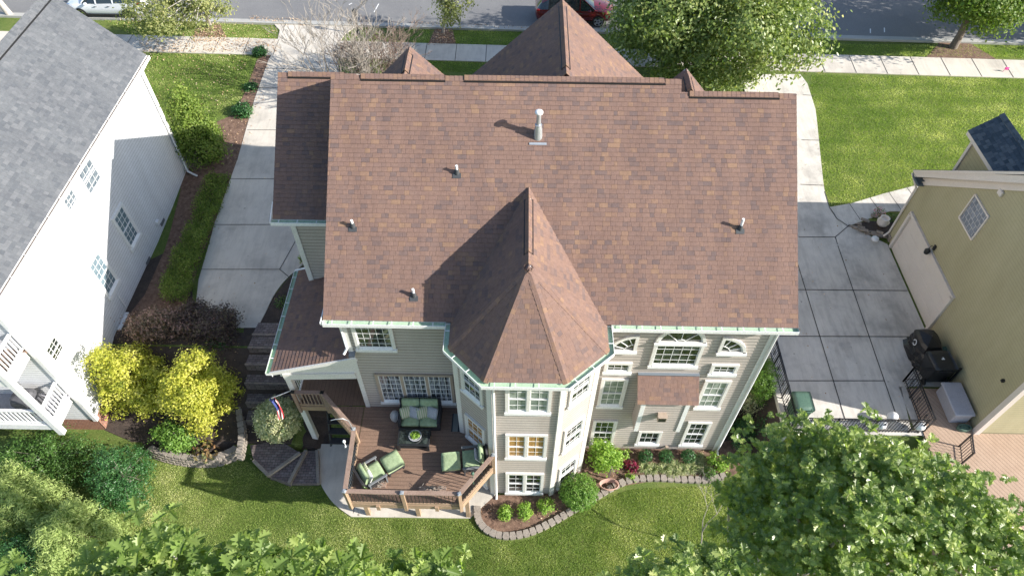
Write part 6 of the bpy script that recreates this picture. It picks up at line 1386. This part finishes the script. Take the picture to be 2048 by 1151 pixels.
# left yard
b = G(414, 322); t = height_at(b, 172); H_ = t-b.z
tree('holly_tree', b, [(b.x, b.y, b.z+H_*.28, 1.15, 1.0, H_*.28), (b.x, b.y, b.z+H_*.55, .85, .8, H_*.3), (b.x, b.y, b.z+H_*.8, .5, .5, H_*.2), (b.x-.5, b.y, b.z+H_*.25, .7, .6, .7), (b.x+.55, b.y, b.z+H_*.4, .6, .6, .7)], 13000, .13, 'lf_spirea', 'bright green conical evergreen in the left front yard beside the mulch bed', clump=.16, r0=.08, nclump=420)
def shrub(px, py, rpx, z, mat, label, name='round_shrub', n=2500, size=.06, sq=.9, clump=.06, group=None, cat='shrub', lump=0, asp=.6, base=None, tall=None):
    Zc = (P(px, py, z)-CAM).dot(FW); r_ = rpx/F_PX*Zc
    hz = r_*sq if tall is None else tall
    gzz = z; p = P(px, py, z+hz*.75)
    bl = [(p.x, p.y, z+hz*.95, r_, r_, hz)]
    if lump: bl = multi((p.x, p.y, z+hz*.95), (r_, r_, hz), lump, int(px))
    return tree(name, (p.x, p.y, z), bl, n, size, mat, label, cat, clump=clump, r0=.03, nl=8, group=group, shell=.85 if not lump else .65, nclump=n//8, asp=asp, trunk_name='stem')
shrub(520, 107, 13, .75, 'lf_dark', 'small round shrub nearest the pavement in the left bed', n=1500, size=.1)
shrub(503, 179, 12, .45, 'lf_dark', 'middle small round shrub of the left driveway bed', n=1500, size=.1)
shrub(487, 225, 19, .3, 'lf_dark', 'larger round shrub beside the conical evergreen', n=2200, size=.1)
b = poly_px([(462, 352), (425, 350), (398, 395), (385, 440), (350, 500), (322, 580), (330, 600), (370, 602), (400, 520), (428, 440), (455, 378)], .3)
X, Y = scatter(b, 1500); t_ = thing('spirea_hedge', (-13.5, 20, 0), 'low yellow green spirea hedge running along the left driveway edge', 'hedge'); n = len(X)
hh = .28+.25*(np.sin(X*3.1+Y*1.7)*np.sin(Y*2.3)+.3); Zz = np.clip(rng.random(n)**.5*(hh+.25), .05, .8); leaf_mesh('foliage', np.stack([X+rng.normal(size=n)*.07, Y+rng.normal(size=n)*.07, Zz], 1), rng.normal(size=(n, 3))*.6+[0, 0, .9], .09, 'rhomb', 'lf_spirea', t_)
m = MB()
ks = sorted(rng.integers(0, n, 60), key=lambda k: Y[k]); m.tube([(X[k], Y[k], .02) for k in ks], .01, 4)
for k in ks: m.tube([(X[k], Y[k], .0), (X[k]+.05, Y[k], .4)], .012, 4)
m.build('stem', 'bark', t_)
def shrub3(px, py, z, R_, mat, label, name, n, size, clump, lump=8, seed=1, cat='shrub', zc=None, shell=.7, r0=.06, base=None, nclump=0, kind='rhomb', asp=.55):
    zc = z+R_[2]*.9 if zc is None else zc; c = P(px, py, zc); bs = (c.x, c.y, z)
    return tree(name, bs, multi((c.x, c.y, zc), R_, lump, seed), n, size, mat, label, cat, kind, clump, r0, (c.x, c.y, zc+R_[2]*.3), shell=shell, nclump=nclump or n//14, asp=asp)
shrub3(420, 650, -.8, (1.45, 1.15, 1.1), 'lf_purple', 'dark purple barberry at the end of the left driveway', 'purple_shrub', 12000, .09, .12, seed=31)
shrub3(320, 650, -.6, (1.5, .9, 1.0), 'lf_pink', 'pinkish feathery shrub between the white wall and the purple barberry', 'pink_shrub', 9000, .1, .13, seed=32)
shrub3(256, 756, -1.6, (1.32, 1.45, 2.15), 'lf_gold', 'left one of the two golden yellow shrubs by the white house', 'golden_shrub', 24000, .1, .13, lump=16, seed=41, zc=.1, r0=.09, nclump=480)
shrub3(402, 780, -1.7, (1.36, 1.4, 2.05), 'lf_gold', 'right one of the two golden yellow shrubs, nearer the paver steps', 'golden_shrub', 24000, .1, .13, lump=16, seed=42, zc=.1, r0=.09, nclump=480)
shrub3(352, 872, -2.0, (.85, .6, .6), 'lf_fresh', 'glossy green shrub under the golden pair above the block wall', 'glossy_shrub', 3600, .1, .1, seed=43)
shrub3(440, 690, -1.0, (.6, .5, .7), 'lf_dark', 'dark green shrub behind the right golden shrub', 'dark_shrub', 1800, .08, .12, seed=44)
p = P(412, 905, -1.95); small_plant(tuple(p), .5, .28, leaf_mat('orange_hosta_leaves', [(0, (.1, .13, .05)), (.5, (.17, .12, .05)), (1, (.28, .15, .08))]), 'orange brown hosta fading on top of the block wall', 'fading_hosta', 'plant', .2, 70)
def plumes(px, py, R_, n_p, seed, hz, slim=.42):
    c = P(px, py, -1.0); r2 = random.Random(seed); out = []
    for i in range(n_p):
        a = i*2.4; q = math.sqrt((i+.5)/n_p); h_ = hz*r2.uniform(.65, 1.1)*(1-.35*q); out.append((c.x+math.cos(a)*q*R_[0], c.y+math.sin(a)*q*R_[1], -2.5+h_*.55, slim*r2.uniform(.8, 1.25), slim*r2.uniform(.8, 1.25), h_*.55))
    return out
def evergreen(px, py, R_, n_p, seed, hz, n, size, mat, label, name, slim=.42, asp=.3, clump=.1, shell=.8):
    b = plumes(px, py, R_, n_p, seed, hz, slim); return tree(name, (b[0][0], b[0][1], -2.5), b, n, size, mat, label, 'shrub', clump=clump, r0=.06, nl=20, shell=shell, nclump=n//22, asp=asp, trunk_name='stem')
evergreen(75, 905, (1.7, .8), 9, 45, 3.0, 16000, .075, 'lf_mid', 'broad green shrub in front of the white porch', 'green_shrub', .62, .55)
evergreen(236, 950, (.75, 1.1), 8, 46, 3.0, 18000, .065, 'lf_dark', 'dense dark holly at the left edge of the rear lawn', 'holly_shrub', .55, .55, .08)
evergreen(40, 1010, (1.3, 1.0), 10, 47, 4.2, 26000, .13, 'lf_juniper', 'feathery pale green juniper at the left edge below the white porch', 'juniper', .42, .24, .1)
evergreen(150, 1075, (1.2, 1.1), 10, 48, 3.9, 26000, .13, 'lf_juniper', 'feathery pale green juniper in the bottom left corner beside the dark holly', 'juniper', .42, .24, .1)
evergreen(10, 1140, (1.3, .9), 7, 49, 3.2, 12000, .08, 'lf_dark', 'dark evergreen filling the extreme bottom left corner', 'dark_evergreen', .6, .5)
shrub3(555, 838, -2.3, (1.12, 1.1, 1.1), 'lf_cream', 'ball shaped variegated shrub with sunlit cream lower half', 'variegated_shrub', 15000, .085, .06, lump=0, seed=50, shell=.93, zc=-1.15)
shrub3(568, 745, -1.4, (.4, .45, .5), 'lf_mid', 'small green shrub between steps and porch post', 'green_shrub', 1100, .08, .1, seed=51)
p = P(548, 610, 0); small_plant((p.x+.35, p.y+.1, -.1), .35, .5, 'lf_mid', 'little green tuft between driveway curve and porch gutter', 'green_plant', 'plant', .08, 200)
p = P(602, 522, .1); small_plant((p.x, p.y, 0.05), .12, .5, 'lf_lime', 'thin green weed at the wall corner by the driveway', 'weed', 'plant', .09, 40)
# rear bed
shrub(1157, 985, 37, -2.47, 'lf_fresh', 'neatly clipped round green shrub at the foot of the tower corner', n=10000, size=.06, clump=.03)
shrub(1204, 915, 40, -2.47, 'lf_lime', 'loose light green hydrangea left of the rear windows', n=3000, size=.1, clump=.07, lump=6)
for x, y, l in ((1010, 1026, 'leftmost of the three small lime shrubs below the tower'), (1050, 1022, 'middle one of the three small lime shrubs below the tower'), (1093, 1012, 'rightmost of the three small lime shrubs below the tower')): shrub(x, y, 16 if x > 1020 else 14, -2.47, 'lf_lime', l, n=900, size=.07, group='lime shrubs below the tower', name='lime_shrub', clump=.04)
for x, l in ((1290, 'leftmost of the three dark clipped balls under the rear windows'), (1331, 'middle one of the three dark clipped balls under the rear windows'), (1376, 'rightmost of the three dark clipped balls under the rear windows')): shrub(x, 912, 14, -2.47, 'lf_dark', l, n=1800, size=.045, group='dark clipped balls under the windows', name='boxwood_ball', clump=.02)
shrub(1262, 932, 12, -2.47, 'lf_burg', 'burgundy coral bells in the rear mulch bed', name='burgundy_plant', n=260, size=.09, cat='plant', clump=.05)
shrub(1248, 907, 11, -2.47, 'lf_lime', 'small lime plant right of the hydrangea', name='lime_plant', n=200, size=.09, cat='plant', clump=.05)
shrub(1263, 950, 9, -2.47, 'lf_lime', 'small lime plant under the burgundy coral bells', name='lime_plant', n=140, size=.08, cat='plant', clump=.05)
shrub(1440, 925, 22, -2.47, 'lf_lime', 'light green leafy shrub at the right end of the rear bed', name='leafy_shrub', n=900, size=.09, clump=.07, lump=4)
shrub(1422, 948, 12, -2.47, 'lf_mid', 'low green plant at the right end of the edging blocks', name='leafy_plant', n=300, size=.07, cat='plant', clump=.05)
for i, (x, y) in enumerate(((1287, 935), (1305, 938), (1328, 937), (1345, 945), (1362, 940), (1380, 938), (1392, 928), (1398, 918), (1350, 932), (1410, 940))):
    p = P(x, y, -2.45); n = 230; t_ = thing('variegated_grass_clump', p, ['cream striped grass clump beside the burgundy coral bells', 'cream striped grass clump second from the burgundy plant', 'cream striped grass clump below the middle clipped ball', 'cream striped grass clump nearest the edging blocks', 'cream striped grass clump between middle and right clipped balls', 'cream striped grass clump below the right clipped ball', 'cream striped grass clump right of the right clipped ball', 'cream striped grass clump highest on the right of the bed', 'cream striped grass clump tucked between two clipped balls', 'cream striped grass clump beside the light green leafy shrub'][i], 'grass clump', 'variegated grass clumps in the rear bed')
    A = rng.uniform(0, 6.28, n); d = np.stack([np.cos(A), np.sin(A), rng.uniform(.4, 1.6, n)], 1); C = np.array(p)+d*rng.uniform(.02, .13, n)[:, None]
    # blades leaning outwards: long thin triangles
    me = MB()
    for k in range(n):
        v = Vector(d[k]).normalized(); s_ = v.cross(Vector((0, 0, 1))).normalized()*.008; b0 = Vector(p)+Vector((d[k][0], d[k][1], 0))*random.uniform(0, .13); q_ = random.uniform(.7, 1.3); b1 = b0+v*.15*q_; b2 = b1+Vector((v.x+random.uniform(-.5, .5), v.y+random.uniform(-.5, .5), -.3))*.14*q_
        me.poly([b0-s_, b0+s_, b1+s_, b1-s_]); me.poly([b1-s_, b1+s_, b2])
    o = me.build('blades', 'lf_varieg', t_); at_ = o.data.attributes.new('rnd', 'FLOAT', 'FACE'); at_.data.foreach_set('value', np.repeat(rng.random(n), 2).astype(np.float32))
# strip right of the house
shrub3(1522, 762, -2.3, (.85, 1.2, 1.5), 'lf_fresh', 'tall clipped dark shrub between the house corner and the iron railing', 'clipped_shrub', 15000, .055, .05, lump=3, seed=61, shell=.9, zc=-.4)
shrub3(1510, 800, -2.4, (.6, .6, .8), 'lf_cream', 'pale speckled shrub below the tall clipped shrub', 'speckled_shrub', 2600, .06, .09, seed=62, zc=-1.2)
shrub3(1478, 865, -2.5, (.55, .6, .7), 'lf_dark', 'dark shrub at the right foot of the rear wall', 'dark_shrub', 2500, .07, .09, seed=63)
shrub3(1540, 850, -2.5, (.8, .7, 1.0), 'lf_dark', 'dark shrub hidden under the oak beside the retaining wall', 'dark_shrub', 2500, .08, .12, seed=64)
# foreground oaks, seen from above
def oak(base, blobs, n, size, label, nclump, clump, seed, r0=.22, mat='lf_big'):
    b0 = blobs[0]; return tree('red_oak', base, blobs, n, size, mat, label, 'tree', 'lobed', clump, r0, (b0[0], b0[1], b0[2]+b0[5]*.5), 'pale_bark', 34, shell=.55, nclump=nclump)
B = [bp(1760, 1048, 14.4, 1.2, 1.0, .9), bp(1575, 978, 13.8, .7, .7, .7), bp(1578, 890, 13.9, .3, .32, .45), bp(1505, 908, 13.6, .25, .3, .4), bp(1690, 923, 14.2, .6, .45, .6), bp(1815, 943, 14.5, .6, .45, .6), bp(1915, 1018, 14.8, .6, .5, .6), bp(1985, 1068, 14.9, .55, .6, .6), bp(1540, 1083, 13.7, .65, .7, .8), bp(1830, 1128, 15.1, 1.0, .8, .8), bp(1640, 883, 14.2, .27, .27, .35), bp(1500, 1018, 13.4, .4, .5, .6), bp(1670, 1018, 14.2, .8, .7, .8), bp(1640, 1138, 14.0, .7, .6, .7), bp(2030, 1148, 14.8, .6, .5, .6), bp(1760, 958, 14.4, .6, .5, .5), bp(1860, 1018, 14.7, .7, .6, .6)]
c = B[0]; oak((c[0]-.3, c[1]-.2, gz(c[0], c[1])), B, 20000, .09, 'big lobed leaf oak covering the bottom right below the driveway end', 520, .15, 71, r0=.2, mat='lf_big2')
B = [bp(400, 1185, 15.2, .95, .5, .6), bp(560, 1190, 15.2, .8, .45, .5), bp(285, 1130, 15.3, .38, .3, .35), bp(650, 1200, 15.0, .6, .4, .5), bp(850, 1215, 14.5, .7, .38, .5), bp(150, 1210, 15.0, .7, .35, .4)]
c = B[0]; oak((c[0], c[1]-2.2, -2.5), B, 6400, .155, 'near red oak top with large lobed leaves along the bottom edge, left of centre', 330, .13, 72, r0=.2)
B = [bp(1370, 1195, 14.2, .7, .45, .55), bp(1290, 1180, 14.2, .35, .35, .35), bp(1450, 1170, 14.0, .55, .45, .55), bp(1345, 1140, 14.2, .27, .24, .27)]
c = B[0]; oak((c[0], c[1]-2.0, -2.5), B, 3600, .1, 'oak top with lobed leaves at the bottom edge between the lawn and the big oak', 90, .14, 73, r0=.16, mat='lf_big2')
# low bare sapling standing on the lawn
b = P(1400, 1100, -2.5); rr = random.Random(5); m = MB()
def tw(p, d, ln, r_, lv):
    e = p+d*ln; m.tube([p, p.lerp(e, .5)+Vector((rr.uniform(-.1, .1), rr.uniform(-.1, .1), 0))*ln, e], [r_, r_*.8, r_*.6], 5, cap=False)
    if lv < 4:
        for _ in range(rr.choice((2, 2, 3))): tw(e, (d+Vector((rr.uniform(-.8, .8), rr.uniform(-.8, .8), rr.uniform(-.3, .4)))).normalized(), ln*.68, r_*.6, lv+1)
tw(Vector(b), Vector((-.15, .1, 1)).normalized(), 1.5, .03, 0); tag(m.build('bare_sapling', 'twig'), 'thin leafless sapling standing on the lawn left of the big oak', 'sapling')
